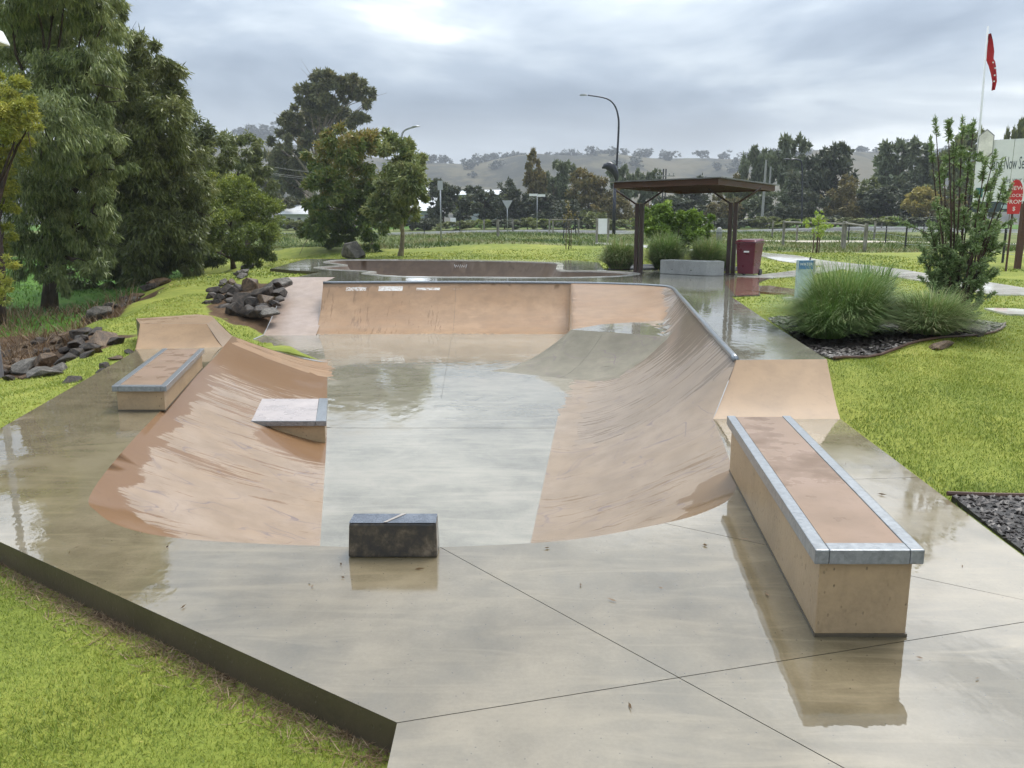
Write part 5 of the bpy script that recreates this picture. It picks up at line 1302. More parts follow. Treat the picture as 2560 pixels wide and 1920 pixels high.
# ---------------------------------------------------------------- tussocks, shrubs
def tussock(name, label, base, r, h, n, seed, mat=M_TUSSOCK, w=.006, stiff=.5, cat='tussock', light=.45):
    rs = np.random.RandomState(seed); t = thing(name, label, cat, base)
    a = rs.uniform(0, 6.28, n); rr = .28 * r * np.sqrt(rs.uniform(0, 1, n)); d = np.stack([np.cos(a), np.sin(a)], 1)
    a2 = a + rs.normal(0, .5, n); d2 = np.stack([np.cos(a2), np.sin(a2)], 1)
    el = np.clip(rs.uniform(0, 1, n) ** stiff, 0, 1); reach = r * (1 - el * .75) * rs.uniform(.6, 1.1, n); hh = h * (.45 + .6 * el) * rs.uniform(.65, 1.1, n)
    S = 5; Vs = []
    wv = np.stack([-np.sin(a2), np.cos(a2), np.zeros(n)], 1) * (w * rs.uniform(.6, 1.4, n) / 2)[:, None]
    sag = rs.uniform(.5, 1.1, n) * (1 - el * .55)
    for k in range(S + 1):
        u = k / S
        xy = d * rr[:, None] + d2 * (reach * (u ** 1.25))[:, None]; z = hh * (1.55 * u - (0.55 + .55 * sag) * u * u)
        c = np.column_stack([xy, np.maximum(z, .01)])
        Vs += [c - wv * (1 - u * .85), c + wv * (1 - u * .85)]
    m = 2 * (S + 1); verts = np.stack(Vs, 1).reshape(-1, 3); idx = np.arange(n)[:, None] * m
    fc = np.concatenate([idx + [2 * k, 2 * k + 1, 2 * k + 3, 2 * k + 2] for k in range(S)]).astype(np.int32)
    me = mesh_np('blades', verts, fc); fattr(me, 'tint', np.repeat(np.clip(light + rs.normal(0, .2, n), 0, 1), m)); link('blades', me, mat, t); return t
def gp(xv, yv): return hv(xv, yv)
def at(x, y): return (x, y, gz(x, y) + .01)
tussock('tussock', 'largest arching green tussock in the bed beside the upper path', at(4.4, 10.5), 1.2, 1.12, 7500, 1, stiff=1.1, light=.55, w=.008)
tussock('tussock', 'olive brown tussock sprawling at the right of the largest one', at(5.35, 10.2), 0.9, .70, 5200, 2, stiff=1.0, light=.68, w=.008)
tussock('tussock', 'small green tussock at the left front of the bed', at(4.0, 10.1), .8, .7, 3400, 3, stiff=1.0, light=.42, w=.008)
tussock('strap_plant', 'stiff dark strap leaved clump behind the tussocks', at(5.55, 12.3), .8, 1.0, 420, 4, w=.028, stiff=.45, cat='plant', light=.25)
tussock('strap_plant', 'low strap leaved clump at the foot of the banksia', at(6.0, 11.5), .55, .42, 380, 5, w=.02, cat='plant', light=.3)
tussock('tussock', 'grey green tussock left of the shelter post', (3.75, 28.0, .45), 1.25, 1.3, 3400, 6, w=.02, light=.72, stiff=.95)
tussock('tussock', 'green tussock right of the left shelter post', (5.35, 28.2, .45), 1.2, 1.5, 3200, 7, w=.02, light=.6, stiff=.95)
tussock('tussock', 'tussock spilling behind the concrete bench', (6.6, 27.4, .45), 1.2, 1.3, 3000, 8, w=.02, light=.66, stiff=.95)
tussock('tussock', 'small tussock at the back of the bench bed', (7.3, 28.3, .45), 1.1, 1.15, 2200, 9, w=.02, stiff=.95, light=.5)
B0 = pxY(1462 * K, 600, 31.5); tree('round_shrub', 'big bright green bush growing behind the concrete bench', (B0.x, 31.5, gz(B0.x, 31.5)), vclumps([(1415,470,28),(1450,460,26),(1480,485,30),(1420,510,30),(1455,510,32),(1500,480,22),(1525,480,18),(1500,520,24),(1400,490,20),(1470,530,26),(1520,505,18),(1440,540,22)], 31.5, rv),
     'shrub', 1900, .16, .06, .05, 31, .1, cat='bush', light=.33, top=1.5)

def banksia(base, seed=3):
    rs = np.random.RandomState(seed); t = thing('banksia_shrub', 'tall upright banksia shrub at the right of the garden bed', 'shrub', base); B = Vector(base)
    Yb = base[1]; stems = []
    tips = [(2020,255),(2048,262),(2080,255),(2105,262),(2010,300),(2060,310),(2095,320),(2040,350),(2130,345),(2150,330),(2165,345),(2100,380),(2170,390),(2025,430),(2060,400),(2140,420),(2120,440),(2005,480),(2050,460),(2085,450),(2160,460),(2015,520),(2060,510),(2110,500),(2150,520),(1998,560),(2040,560),(2090,560),(2130,560),(2010,600),(2060,600),(2110,610),(2140,590),(2025,640),(2080,640),(2120,650),(2045,670),(2090,680),(2160,490),(2185,400),(2150,375)]
    m = MB(); CC, DD, TT, LL = [], [], [], []
    for x, y in tips:
        Yj = Yb + rs.uniform(-.45, .45); p = V(x, y, Yj) - B
        root = Vector((p.x * .22 + rs.normal(0, .05), p.y * .2, max(0, p.z * .12))); mid = root.lerp(p, .5) + Vector((-p.x * .10, 0, -.05 * p.z))
        pts = [Vector((p.x * .1, 0, 0)), root, mid, mid.lerp(p, .55), p]
        m.tube(pts, [.022, .018, .012, .008, .004], 5, False)
        hi = y < 450; ax = (p - mid).normalized(); fine = []
        fine.append((p - ax * .26, p + ax * .02, 95))
        for k in range(rs.randint(2, 5) if hi else rs.randint(6, 10)):
            q = rs.uniform(.15, .9) if hi else rs.uniform(-.2, .95); b = mid.lerp(p, q) if q >= 0 else root.lerp(mid, 1 + q)
            dv = Vector((rs.normal(0, .13), rs.normal(0, .13), rs.uniform(.08, .24))) * (.8 if hi else 1.15); e = b + dv
            m.tube([b, b.lerp(e, .5), e], [.006, .005, .003], 4, False); fine.append((b.lerp(e, .35), e, int(45 + 130 * dv.length)))
        for a0, a1, nn in fine:
            uu = rs.uniform(0, 1, nn); CC += [a0.lerp(a1, float(a)) for a in uu]; d = unit(rs.normal(0, 1, (nn, 3)) + np.array((a1 - a0).normalized()) * .9)
            DD.append(d); TT.append(np.clip(.5 + .2 * (uu - .5) + rs.normal(0, .17, nn), 0, 1)); LL.append(.075 * (1.1 - .35 * uu))
    m.build('stem', M_BARK, t, smooth=True); C = np.array([tuple(c) for c in CC]); n = len(C)
    link('crown', leaf_mesh('crown', C, np.concatenate(DD), np.concatenate(LL) * rs.uniform(.7, 1.2, n), np.full(n, .017), np.concatenate(TT), rs), LEAF['banksia'], t)
bb = hit(2385, 815); banksia((bb.x, bb.y, bb.z))

def sapling(name, label, base, H, kind, clumps, stakes, seed, n=700):
    rs = np.random.RandomState(seed); t = thing(name, label, 'tree', base)
    m = MB(); limbs(m, (0, 0, 0), (0, 0, H * .8), H * .012, [c[:3] for c in clumps], rs, 4); m.build('trunk', M_BARK, t, smooth=True)
    link('crown', leaf_mesh('crown', *crown_leaves(clumps, n // len(clumps), H * .06, H * .03, rs, .2, 6), rs), LEAF[kind], t)
    for i in range(stakes):
        a = i * 6.28 / stakes + .4; MB().tube([(math.cos(a) * .16, math.sin(a) * .16, -.05), (math.cos(a) * .16, math.sin(a) * .16, H * .48)], .025, 6).build('stake', M_BROWNWOOD, t)
p = hv(1763, 547); s_ = p.y * K / F; H = (547 - 462) * s_
sapling('sapling', 'young lime green sapling tied to stakes before the log rail', p, H, 'sapling', [(0, 0, H * .85, H * .16), (-.2 * H, 0, H * .75, H * .16), (.18 * H, .1, H * .7, H * .17), (0, -.1, H * .6, H * .18), (.05, .1, H * .95, H * .09)], 3, 3, 900)
p = hv(1228, 538); s_ = p.y * K / F; H = (538 - 445) * s_
sapling('sapling', 'thin bare young tree with two stakes on the far lawn', p, H, 'russet', [(0, 0, H * .85, H * .14), (-.08 * H, 0, H * .65, H * .12), (.1 * H, .1, H * .75, H * .13), (0, 0, H * 1.0, H * .1)], 2, 4, 160)
# ---------------------------------------------------------------- rocks
def rock_mesh(seed, flat=.7):
    rs = np.random.RandomState(seed); bm = bmesh.new()
    P = unit(rs.normal(0, 1, (15, 3))) * rs.uniform(.8, 1.1, 15)[:, None]; P = np.sign(P) * np.abs(P) ** .8
    for p in P: bm.verts.new(Vector(p) * Vector((1, 1, flat)) if False else Vector((p[0], p[1], p[2] * flat)))
    r_ = bmesh.ops.convex_hull(bm, input=bm.verts); bmesh.ops.delete(bm, geom=[g for g in r_['geom_interior'] if isinstance(g, bmesh.types.BMVert)], context='VERTS')
    bmesh.ops.bevel(bm, geom=list(bm.edges), offset=.05, segments=1, affect='EDGES', clamp_overlap=True)
    bmesh.ops.recalc_face_normals(bm, faces=bm.faces)
    me = bpy.data.meshes.new('rock'); bm.to_mesh(me); bm.free(); return me
ROCKS = [rock_mesh(100 + i, (.62, .75, .5, .85, .66, .55, .7, .6)[i]) for i in range(8)]
rk = np.random.RandomState(77)
def rock(name, p, r, mat, parent=None, label=None, group=None, j=None, cat='rock', squash=1.0):
    o = link(name, ROCKS[rk.randint(8) if j is None else j], None, parent, p, (rk.uniform(-.3, .3), rk.uniform(-.3, .3), rk.uniform(0, 6.28)))
    k = rk.uniform(.85, 1.15, 3); o.scale = (r * k[0] * 1.1, r * k[1], r * k[2] * squash * 1.0)
    if not o.data.materials: o.data.materials.append(M_ROCK)
    o.material_slots[0].link = 'OBJECT'; o.material_slots[0].material = mat
    if label: tag(o, label, cat, group)
    return o
wall = thing('rock_wall', 'dry stacked wall of dark wet rocks beside the pale side bank', 'rock wall', (-7.2, 19.0, -.3))
for zx, zy, r, m in [(930,350,50,0),(900,410,45,0),(880,490,50,0),(955,465,45,0),(1000,420,50,0),(1020,515,60,0),(1080,400,50,0),(1060,330,60,0),(1130,360,60,0),(1290,310,85,1),(1180,330,62,0),(1200,450,82,0),(1150,540,82,0),(1290,465,70,0),(1330,370,42,1),(1420,390,80,0),(1450,330,72,0),(1530,300,60,0),(1590,270,70,2),(1430,450,76,1),(1370,550,66,0),(1470,560,76,2),(1520,470,42,0),(1570,430,42,0),(1560,370,62,0),(960,540,36,0),(1400,500,62,0),(1260,540,60,0),(1080,560,50,0),(1100,450,55,0)]:
    Yw = 18.5 + (600 - zy) / 330 * 2.6 + max(0, 1250 - zx) / 400 * .8
    p = pxY(300 + zx * .2532, 640 + zy * .2532, Yw); o = rock('rock', p - Vector((-7.2, 19.0, -.3)), r * .2532 * Yw / F * 1.55, (M_ROCK, M_ROCKB, M_ROCKG)[m], wall)
for zx, zy, r, m in [(1030,252,50,2),(1100,255,50,1),(1060,290,40,0),(1000,285,30,0),(1180,172,40,2),(1235,150,50,2),(1280,88,52,2),(1222,112,40,2),(1150,175,30,2),(1200,192,50,2)]:
    p = hit(300 + zx * .2532, 640 + (zy + r * .6) * .2532); rock('rock', p + Vector((0, 0, r * .2532 * p.y / F * .45)), r * .2532 * p.y / F * 1.1, (M_ROCK, M_ROCKB, M_ROCKG)[m], None,
         ('pale grey rock', 'brown rock', 'dark rock')[(2, 1, 0)[m]] + ' in the line of stones edging the upper lawn', 'stones edging the upper lawn')
CR = [(745,385,84,2),(690,415,60,1),(800,362,50,2),(640,445,40,0),(960,305,55,2),(930,292,40,0),(862,352,40,0),(1000,282,40,1),(1130,182,50,1),(1082,212,40,0),(1172,172,45,1),(630,535,60,0),(750,580,104,0),(510,565,66,3),(850,605,55,0),(560,625,60,0),(660,645,60,0),(440,590,50,0),(220,765,90,2),(330,835,84,2),(360,838,60,3),(430,805,60,2),(380,745,80,0),(480,725,70,0),(560,695,60,0),(640,705,40,0),(520,892,54,0),(850,728,40,0),(765,792,35,0),(945,690,40,0),(735,832,30,0),(350,685,50,0),(420,655,50,0),(300,685,50,1),(600,592,50,0),(250,695,40,0),(700,685,35,1),(410,565,40,1),(690,540,45,0),(580,560,45,0),(300,600,40,0),(500,660,50,0),(60,800,60,0),(140,700,45,1),(60,700,50,0),(120,830,40,2),(20,760,45,1),(180,640,40,0),(60,880,45,0),(170,880,30,1),(20,850,40,0),(240,620,35,0),(110,760,35,0)]
nmz = {0: 'dark wet rock', 1: 'brown rock', 2: 'pale grey rock', 3: 'orange brown rock'}
CR = [(a_, b_, c_, 1 if d_ == 0 and i_ % 5 == 2 else d_) for i_, (a_, b_, c_, d_) in enumerate(CR)]
for zx, zy, r, m in CR:
    p = hit(zx * .3436, 640 + (zy + r * .55) * .3436); rm = r * .3436 * p.y / F
    rock('rock', p + Vector((0, 0, rm * .15)), rm * 1.4, (M_ROCK, M_ROCKB, M_ROCKG, M_ROCKB)[m], None, ('large ' if r > 65 else 'small ' if r < 46 else '') + nmz[m] + (' along the left edge of the lawn tongue' if zy < 480 else ' beside the left deck, among the grass' if zx > 700 and zy > 660 else ' at the far left of the creek bed' if zx < 260 else ' in the creek heap left of the low kicker' if zy < 650 else ' in the creek heap left of the short ledge'), 'rocks in the creek bed', squash=.9)
p = hit(892, 646); rock('boulder', p + Vector((0, -.2, .33)), .62, M_ROCKG, None, 'large pale grey boulder behind the bowl on the far lawn', None, 3, 'boulder', .95).scale = (.78, .6, .62)
rock('rock', at(5.05, 9.3), .2, M_ROCKB, None, 'flat brown rock lying on the front edge of the tussock bed', None, 2, squash=.55).scale = (.24, .10, .12)
rock('rock', at(6.05, 10.5), .22, M_ROCKG, None, 'grey rock half hidden by tussocks near the banksia', None, 1)

# ---------------------------------------------------------------- shelter, bench, bin
def shelter():
    rz = .45 + 2.75
    near = np.array((5.70, 22.65)); a = np.array((-.8, .6)); b = np.array((.6, .8)); A, Bm = 3.3, 4.6
    t = thing('picnic_shelter', 'brown steel picnic shelter with flat roof and two posts', 'shelter', (5.3, 25.0, .45)); o = np.array((5.3, 25.0, .45))
    q = lambda u, v, z: tuple(np.array((*(near + a * u + b * v), z)) - o)
    def slab(u0, u1, v0, v1, z0, z1): return MB().add([q(u, v, z) for z in (z0, z1) for u, v in ((u0, v0), (u1, v0), (u1, v1), (u0, v1))], [(3, 2, 1, 0), (4, 5, 6, 7), (0, 1, 5, 4), (1, 2, 6, 5), (2, 3, 7, 6), (3, 0, 4, 7)])
    slab(-.12, A + .12, -.12, Bm + .12, rz - .03, rz).build('roof_sheet', M_ROOFSHEET, t)
    for u0, u1, v0, v1 in ((0, A, 0, .05), (0, A, Bm - .05, Bm), (0, .05, .052, Bm - .052), (A - .05, A, .052, Bm - .052)): slab(u0, u1, v0, v1, rz - .20, rz - .032).build('fascia', M_BROWNWOOD, t)
    for i in range(1, 8): slab(.052, A - .052, Bm * i / 8 - .03, Bm * i / 8 + .03, rz - .16, rz - .034).build('rafter', M_BROWNWOOD, t)
    slab(.06, A - .06, .06, Bm - .06, rz - .033, rz - .031).build('ceiling', M_BROWNWOOD, t)
    for (x, y) in ((3.98, 25.35), (6.62, 24.35)):
        r = np.array((x, y, .45)) - o; d = np.array((.93, -.37))
        for s in (-1, 1):
            MB().box((r[0] + d[0] * .075 * s, r[1] + d[1] * .075 * s, r[2] + 1.06), (.115, .16, 2.12), math.atan2(d[1], d[0])).build('post', M_BROWN, t, bevel=.006)
            m = MB(); m.tube([(r[0] + d[0] * .05 * s, r[1] + d[1] * .05 * s, r[2] + 2.06), (r[0] + d[0] * .95 * s * .8, r[1] + d[1] * .8 * .95 * s, rz - .22 - .45)], .03, 6); m.build('brace', M_BROWN, t)
        MB().box((r[0], r[1], r[2] + .012), (.34, .3, .024), math.atan2(d[1], d[0])).build('base_plate', M_BROWN, t)
shelter()
t = thing('concrete_bench', 'low angled grey concrete bench block under the shelter', 'bench', (5.3, 24.3, .452))
pl = [(4.55, 24.7), (5.65, 23.36), (6.17, 23.36), (6.17, 24.0), (5.93, 24.0), (4.95, 25.05)]
MB().add([(x - 5.3, y - 24.3, z) for z in (0, .42) for x, y in pl], [(5, 4, 3, 2, 1, 0), tuple(range(6, 12))] + [(i, (i + 1) % 6, 6 + (i + 1) % 6, 6 + i) for i in range(6)]).build('block', M_GREYBLOCK, t, bevel=.018)
for x, y in ((4.85, 24.335), (5.3, 23.785)): MB().lathe((x - 5.3, y - 24.3 , .14), [(.012, -.012), (.02, 0), (.012, .012)], 8).build('lifting_hole', M_RUBBER, t)

def bin_():
    t = thing('wheelie_bin', 'maroon wheelie bin standing against the right shelter post', 'bin', (6.92, 23.5, .452), math.radians(-38))
    W, Dp, H = .29, .33, .96
    MB().add([(-W * .82, -Dp * .8, .06), (W * .82, -Dp * .8, .06), (W * .82, Dp * .72, .06), (-W * .82, Dp * .72, .06), (-W, -Dp, H), (W, -Dp, H), (W, Dp, H), (-W, Dp, H)], [(3, 2, 1, 0), (4, 5, 6, 7), (0, 1, 5, 4), (1, 2, 6, 5), (2, 3, 7, 6), (3, 0, 4, 7)]).build('body', M_MAROON, t, bevel=.035, seg=3)
    MB().box((0, 0, H - .02), (W * 2.12, Dp * 2.12, .045)).build('rim', M_MAROON, t, bevel=.012)
    MB().add([(-W * 1.08, -Dp * 1.12, H + .01), (W * 1.08, -Dp * 1.12, H + .01), (W * 1.08, Dp * 1.05, H + .03), (-W * 1.08, Dp * 1.05, H + .03), (-W * .9, -Dp * .85, H + .075), (W * .9, -Dp * .85, H + .075), (W * .95, Dp * .95, H + .105), (-W * .95, Dp * .95, H + .105)], [(3, 2, 1, 0), (4, 5, 6, 7), (0, 1, 5, 4), (1, 2, 6, 5), (2, 3, 7, 6), (3, 0, 4, 7)]).build('lid', M_MAROON, t, bevel=.018)
    MB().tube([(-W * .8, Dp * 1.2, H - .02), (W * .8, Dp * 1.2, H - .02)], .016, 8).build('handle', M_MAROON, t)
    for s in (-1, 1):
        m = MB().lathe((0, 0, 0), [(.02, -.03), (.095, -.03), (.10, -.02), (.10, .02), (.095, .03), (.02, .03)], 18); o = m.build('wheel', M_RUBBER, t, (s * .24, Dp * .82, .10), (0, math.pi / 2, 0), smooth=False)
    MB().box((.04, -Dp * .985 - .006, .70), (.16, .004, .045)).build('sticker', M_WHITE, t)
    MB().box((-W - .0, -.05, .73), (.012, .06, .025)).build('sticker', M_WHITE, t)
bin_()

# ---------------------------------------------------------------- lettering
def lettering(name, s, size, mat, parent, loc, rot, ext=.004, align='LEFT'):
    cu = bpy.data.curves.new(name, 'FONT'); cu.body = s; cu.size = size; cu.extrude = ext; cu.align_x = align; cu.resolution_u = 2
    ob = bpy.data.objects.new(name, cu); COL.objects.link(ob); dg = bpy.context.evaluated_depsgraph_get(); me = bpy.data.meshes.new_from_object(ob.evaluated_get(dg)); bpy.data.objects.remove(ob)
    me.name = name; me.materials.clear(); return link(name, me, mat, parent, loc, rot)
def facing(rz): return (math.pi / 2, 0, rz)

# water stand
p = px(2006, 748, .45); t = thing('water_stand', 'slim blue and grey drinking water stand on the lawn path', 'water stand', (p.x, p.y, .47), math.radians(8))
MB().box((0, 0, .36), (.29, .10, .72)).build('body', M_PALEBLUE, t, bevel=.004)
MB().box((0, -.053, .63), (.285, .006, .16)).build('header', M_BLUE, t)
MB().box((.165, 0, .36), (.035, .11, .72)).build('side_post', M_GALV, t)
lettering('lettering', 'WATER', .075, M_WHITE, t, (-.128, -.057, .62), facing(0), .001)
MB().tube([(.10, 0, .72), (.10, 0, .76), (.10, -.03, .775)], .014, 6).build('tap', M_RUBBER, t)
MB().box((0, 0, -.005), (.62, .34, .04)).build('base_slab', M_PATH, t)
MB().box((.19, -.06, .56), (.012, .012, .16)).build('lever', M_WHITE, t)

# ---------------------------------------------------------------- poles and signs (base and top read from the photograph)
def pole_at(xb, yb): q = hv(xb, yb); return q, q.y * K / F       # place, metres per 2212-pixel
def signpole(name, label, xb, yb, ytop, r=.035, mat=M_GALV, cat='sign'):
    q, s = pole_at(xb, yb); H = V(xb, ytop, q.y).z - q.z; t = thing(name, label, cat, q)
    MB().tube([(0, 0, -.1), (0, 0, H)], r, 8).build('pole', mat, t, smooth=True); return t, q, s, H
def tri(t, s, H, wv, mat):
    w = wv * s / 2; h = w * 1.75
    MB().add([(-w, -.03, H), (w, -.03, H), (0, -.03, H - h), (-w, -.045, H), (w, -.045, H), (0, -.045, H - h)], [(0, 1, 2), (5, 4, 3), (0, 3, 4, 1), (1, 4, 5, 2), (2, 5, 3, 0)]).build('panel', mat, t)
t, q, s, H = signpole('give_way_sign', 'triangular give way sign seen from behind by the far road', 1096, 506, 433, .04); tri(t, s, H, 22, M_SIGNBACK)
t, q, s, H = signpole('give_way_sign', 'triangular white sign beside the left tree line', 598, 492, 429, .04); tri(t, s, H, 14, M_WHITE)
t, q, s, H = signpole('road_sign', 'narrow rectangular sign on a tall grey pole on the far lawn', 953, 521, 391, .05); MB().box((0, -.06, H - 9 * s), (11 * s, .012, 19 * s)).build('panel', M_SIGNBACK, t)
t, q, s, H = signpole('arrow_sign', 'small white sign with a black arrow beside the road', 979, 497, 472, .03); MB().box((0, -.05, H - 8 * s), (12 * s, .012, 19 * s), .25).build('panel', M_WHITE, t)
m = MB(); z = H - 11 * s; m.add([(-3 * s, -.12, z - 5 * s), (-1.8 * s, -.12, z - 5 * s), (3 * s, -.12, z + 1.5 * s), (3 * s, -.12, z + 4 * s), (.5 * s, -.12, z + 1 * s), (-4 * s, -.12, z - 2 * s)], [(0, 1, 2, 3, 4, 5)]); m.build('arrow', M_LETTER, t)
t, q, s, H = signpole('road_sign', 'small white square sign in front of the white house', 655, 492, 462, .03); MB().box((0, -.05, H - 6 * s), (12 * s, .012, 13 * s)).build('panel', M_WHITE, t)
t, q, s, H = signpole('street_name_sign', 'street name sign with two white blades on a thin pole', 1160, 506, 418, .03)
for sx, dz, an in ((-.5, 0, .12), (.5, -.05, -.2)):
    o = MB().box((sx * 17 * s, -.05, H - .12 + dz), (17 * s, .02, 5 * s), an).build('blade', M_WHITE, t)
q, s = pole_at(1301, 525); t = thing('info_board', 'white information board on two timber posts', 'notice board', q); Hh = 52 * s
for sx in (-1, 1): MB().box((sx * 12 * s, 0, Hh / 2 - .05), (4.5 * s, .14, Hh + .1)).build('post', M_TIMBER, t)
MB().box((0, 0, Hh - 17 * s), (20 * s, .05, 32 * s)).build('panel', M_WHITE, t)
# street light with a teardrop lamp on the same pole
q = hit(1534, 588); s = q.y / F; t = thing('street_light', 'tall black street light with curved arm behind the shelter', 'street light', q); zt = lambda y: pxY(1538, y, q.y).z - q.z; xs2 = lambda x: (x - 1534) * s
m = MB(); m.tube([(0, 0, -.2), (.0, 0, zt(455))], [.17, .14], 10); m.build('lower_pole', M_NAVY, t, smooth=True)
arm = crom([(xs2(1536), 0, zt(455)), (xs2(1540), 0, zt(330)), (xs2(1538), 0, zt(290)), (xs2(1528), 0, zt(262)), (xs2(1508), 0, zt(246)), (xs2(1465), 0, zt(238))], 6)
MB().tube(arm, [.10 - .05 * i / (len(arm) - 1) for i in range(len(arm))], 8).build('arm', M_NAVY, t, smooth=True)
MB().lathe((0, 0, 0), [(.02, -.07), (.13, -.06), (.16, 0), (.12, .07), (.03, .09)], 12).build('lamp_head', M_GALV, t, (xs2(1454), 0, zt(237))).scale = (2.2, 1, 1)
m = MB(); td = [(1502, 421, 2), (1508, 416, 8), (1518, 415, 13), (1528, 422, 13), (1535, 435, 9), (1538, 450, 5), (1537, 458, 4)]
m.tube([(xs2(x), -.15, zt(y)) for x, y, r in td], [r * s * .85 for x, y, r in td], 10); m.build('teardrop_lamp', M_NAVY, t, smooth=True)
def arm_light(label, xb, Y, path, mat, r=.09):
    pt = [V(x, y, Y) for x, y in path]; z0 = gz(pt[0].x, Y); t = thing('street_light', label, 'street light', (pt[0].x, Y, z0)); o = Vector((pt[0].x, Y, z0))
    MB().tube([(0, 0, -.2)] + [tuple(p - o) for p in crom(pt, 4) and [Vector(p) for p in crom([tuple(p) for p in pt], 4)]], r, 8).build('pole', mat, t, smooth=True)
    e = pt[-1] - o; MB().lathe((0, 0, 0), [(.02, -.07), (.13, -.05), (.15, 0), (.10, .07), (.02, .09)], 10).build('lamp_head', mat, t, e).scale = (2.6, 1.2, 1)
arm_light('street light whose arm shows above the slender gum', 868, 72, [(866, 420), (866, 320), (868, 292), (876, 280), (898, 273)], M_GALV)
arm_light('black curved street light rising among the gums right of the shelter', 1733, 92, [(1732, 480), (1733, 400), (1732, 355), (1724, 345), (1700, 344)], M_NAVY)
for x, yt_, Y, lb in ((1645, 385, 96, 'pale concrete power pole right of the shelter roof'), (1656, 400, 112, 'thinner concrete pole just behind the pale one')):
    b = V(x, 490, Y); z0 = gz(b.x, Y); t = thing('concrete_pole', lb, 'pole', (b.x, Y, z0)); MB().tube([(0, 0, -.2), (.1, 0, V(x, yt_ - 40, Y).z - z0)], [.19, .12], 8).build('pole', M_GREYPOST, t)
b = V(1432, 480, 108); z0 = gz(b.x, 108); t = thing('power_pole', 'dark steel power pole with crossarms behind the shelter', 'power pole', (b.x, 108, z0)); Hp = V(1432, 365, 108).z - z0
for sx in (-1, 1): MB().box((sx * .17, 0, Hp / 2), (.13, .22, Hp)).build('leg', M_NAVY, t)
for k_ in range(9): MB().box((0, 0, Hp * (.2 + .085 * k_)), (.3, .15, .10)).build('cleat', M_NAVY, t)
MB().box((0, -.15, Hp - .9), (2.6, .12, .12)).build('crossarm', M_GREYPOST, t)
for sx in (-1.15, -.6, .6, 1.15): MB().lathe((sx, -.15, Hp - .84), [(.05, 0), (.09, .08), (.05, .16), (.08, .24), (.03, .34)], 8).build('insulator', M_GREYPOST, t)
for (a_, b_) in (((555, 346), (700, 366)), ((555, 360), (700, 378)), ((555, 363), (700, 382))):
    A_, B_ = V(*a_, 84), V(*b_, 92); d = B_ - A_; pts = [A_ + d * u - Vector((0, 0, .5 * math.sin((u + 1) / 3 * math.pi))) for u in np.linspace(-1.2, 2.2, 16)]
    tag(MB().tube(pts, .014, 4).build('power_line', M_GREYPOST), 'power line crossing in front of the very tall gum', 'cable', 'power lines at the left')

# ---------------------------------------------------------------- posts, rails, fences
def timber_post(x, yb, yt_, w, label, group=None, name='timber_post', mat=None, Y=None):
    q = hit(x, yb) if Y is None else pxY(x, yb, Y); s = q.y / F
    if Y is not None: q.z = gz(q.x, Y)
    H = pxY(x, yt_, q.y).z - q.z; t = tag(MB().lathe((0, 0, 0), [(w * s / 2, -.2), (w * s / 2, H * .97), (w * s * .38, H)], 10).build(name, mat or M_TIMBER, None, q, (rk.uniform(-.02, .02), rk.uniform(-.02, .02), 0)), label, 'post', group); return q, H
q, s = (lambda p: (p, p.y / F))(hit(2107, 626)); rail = thing('log_rail', 'round log strainer rail on three timber posts by the field fence', 'fence', q)
ps = []
for x, yb, yt_, w in ((1957, 615, 551, 7), (2107, 625, 553, 12), (2161, 629, 559, 9)):
    g = hit(x, yb); H = pxY(x, yt_, g.y).z - g.z; ps.append((g - q, H, w * g.y / F / 2)); MB().lathe((g.x - q.x, g.y - q.y, g.z - q.z), [(ps[-1][2], -.2), (ps[-1][2], H * .97), (ps[-1][2] * .75, H)], 10).build('post', M_TIMBER, rail)
for i in (0, 1): 
    a_, b_ = ps[i], ps[i + 1]; MB().tube([a_[0] + Vector((0, 0, a_[1] * .93)), b_[0] + Vector((0, 0, b_[1] * .90))], .055, 8).build('rail', M_TIMBER, rail)
MB().tube([ps[1][0] + Vector((.05, 0, .15)), ps[2][0] + Vector((0, 0, ps[2][1] * .8))], .012, 5).build('brace_wire', M_GALV, rail)
for i, (x, yb, yt_, w) in enumerate([(1930, 594, 551, 4), (1991, 604, 563, 5), (2185, 599, 553, 5), (2204, 572, 558, 3)]): timber_post(x, yb, yt_, w, 'thin grey timber post of the far field fence', 'far field fence posts')
for i, (x, yb, yt_, w) in enumerate([(1210, 578, 549, 4), (1245, 592, 549, 7), (1282, 584, 547, 4)]):
    timber_post(x, yb, yt_, w, ('slim timber post left of the triangular sign near the road', 'thicker timber post on the far lawn left of the triangular sign', 'slim timber post just right of the triangular sign')[i])
fence = thing('wire_fence', 'wire fence with black steel pickets along the field', 'fence', hit(2262, 628)); fo = fence.location.copy(); tops = []
for x, yb, yt_ in ((2120, 606, 560), (2213, 611, 565), (2262, 629, 566), (2308, 592, 548), (2400, 640, 572), (2506, 657, 578), (2600, 680, 590)):
    g = hit(x, yb); H = 1.25; lean = Vector((rk.uniform(-.06, .06), 0, 0)); MB().box((g.x - fo.x, g.y - fo.y, g.z - fo.z + H / 2 - .05), (.06, .06, H + .1), .5).build('picket', M_STEELPOST, fence)
    if x != 2308: tops.append(g - fo)
for hz_ in (.35, .7, 1.05, 1.2): MB().tube([p_ + Vector((0, 0, hz_)) for p_ in tops], .006, 4).build('wire', M_GALV, fence)
fence2 = thing('picket_line', 'leaning black steel pickets along the far roadside', 'fence', hit(1042, 612)); fo = fence2.location.copy()
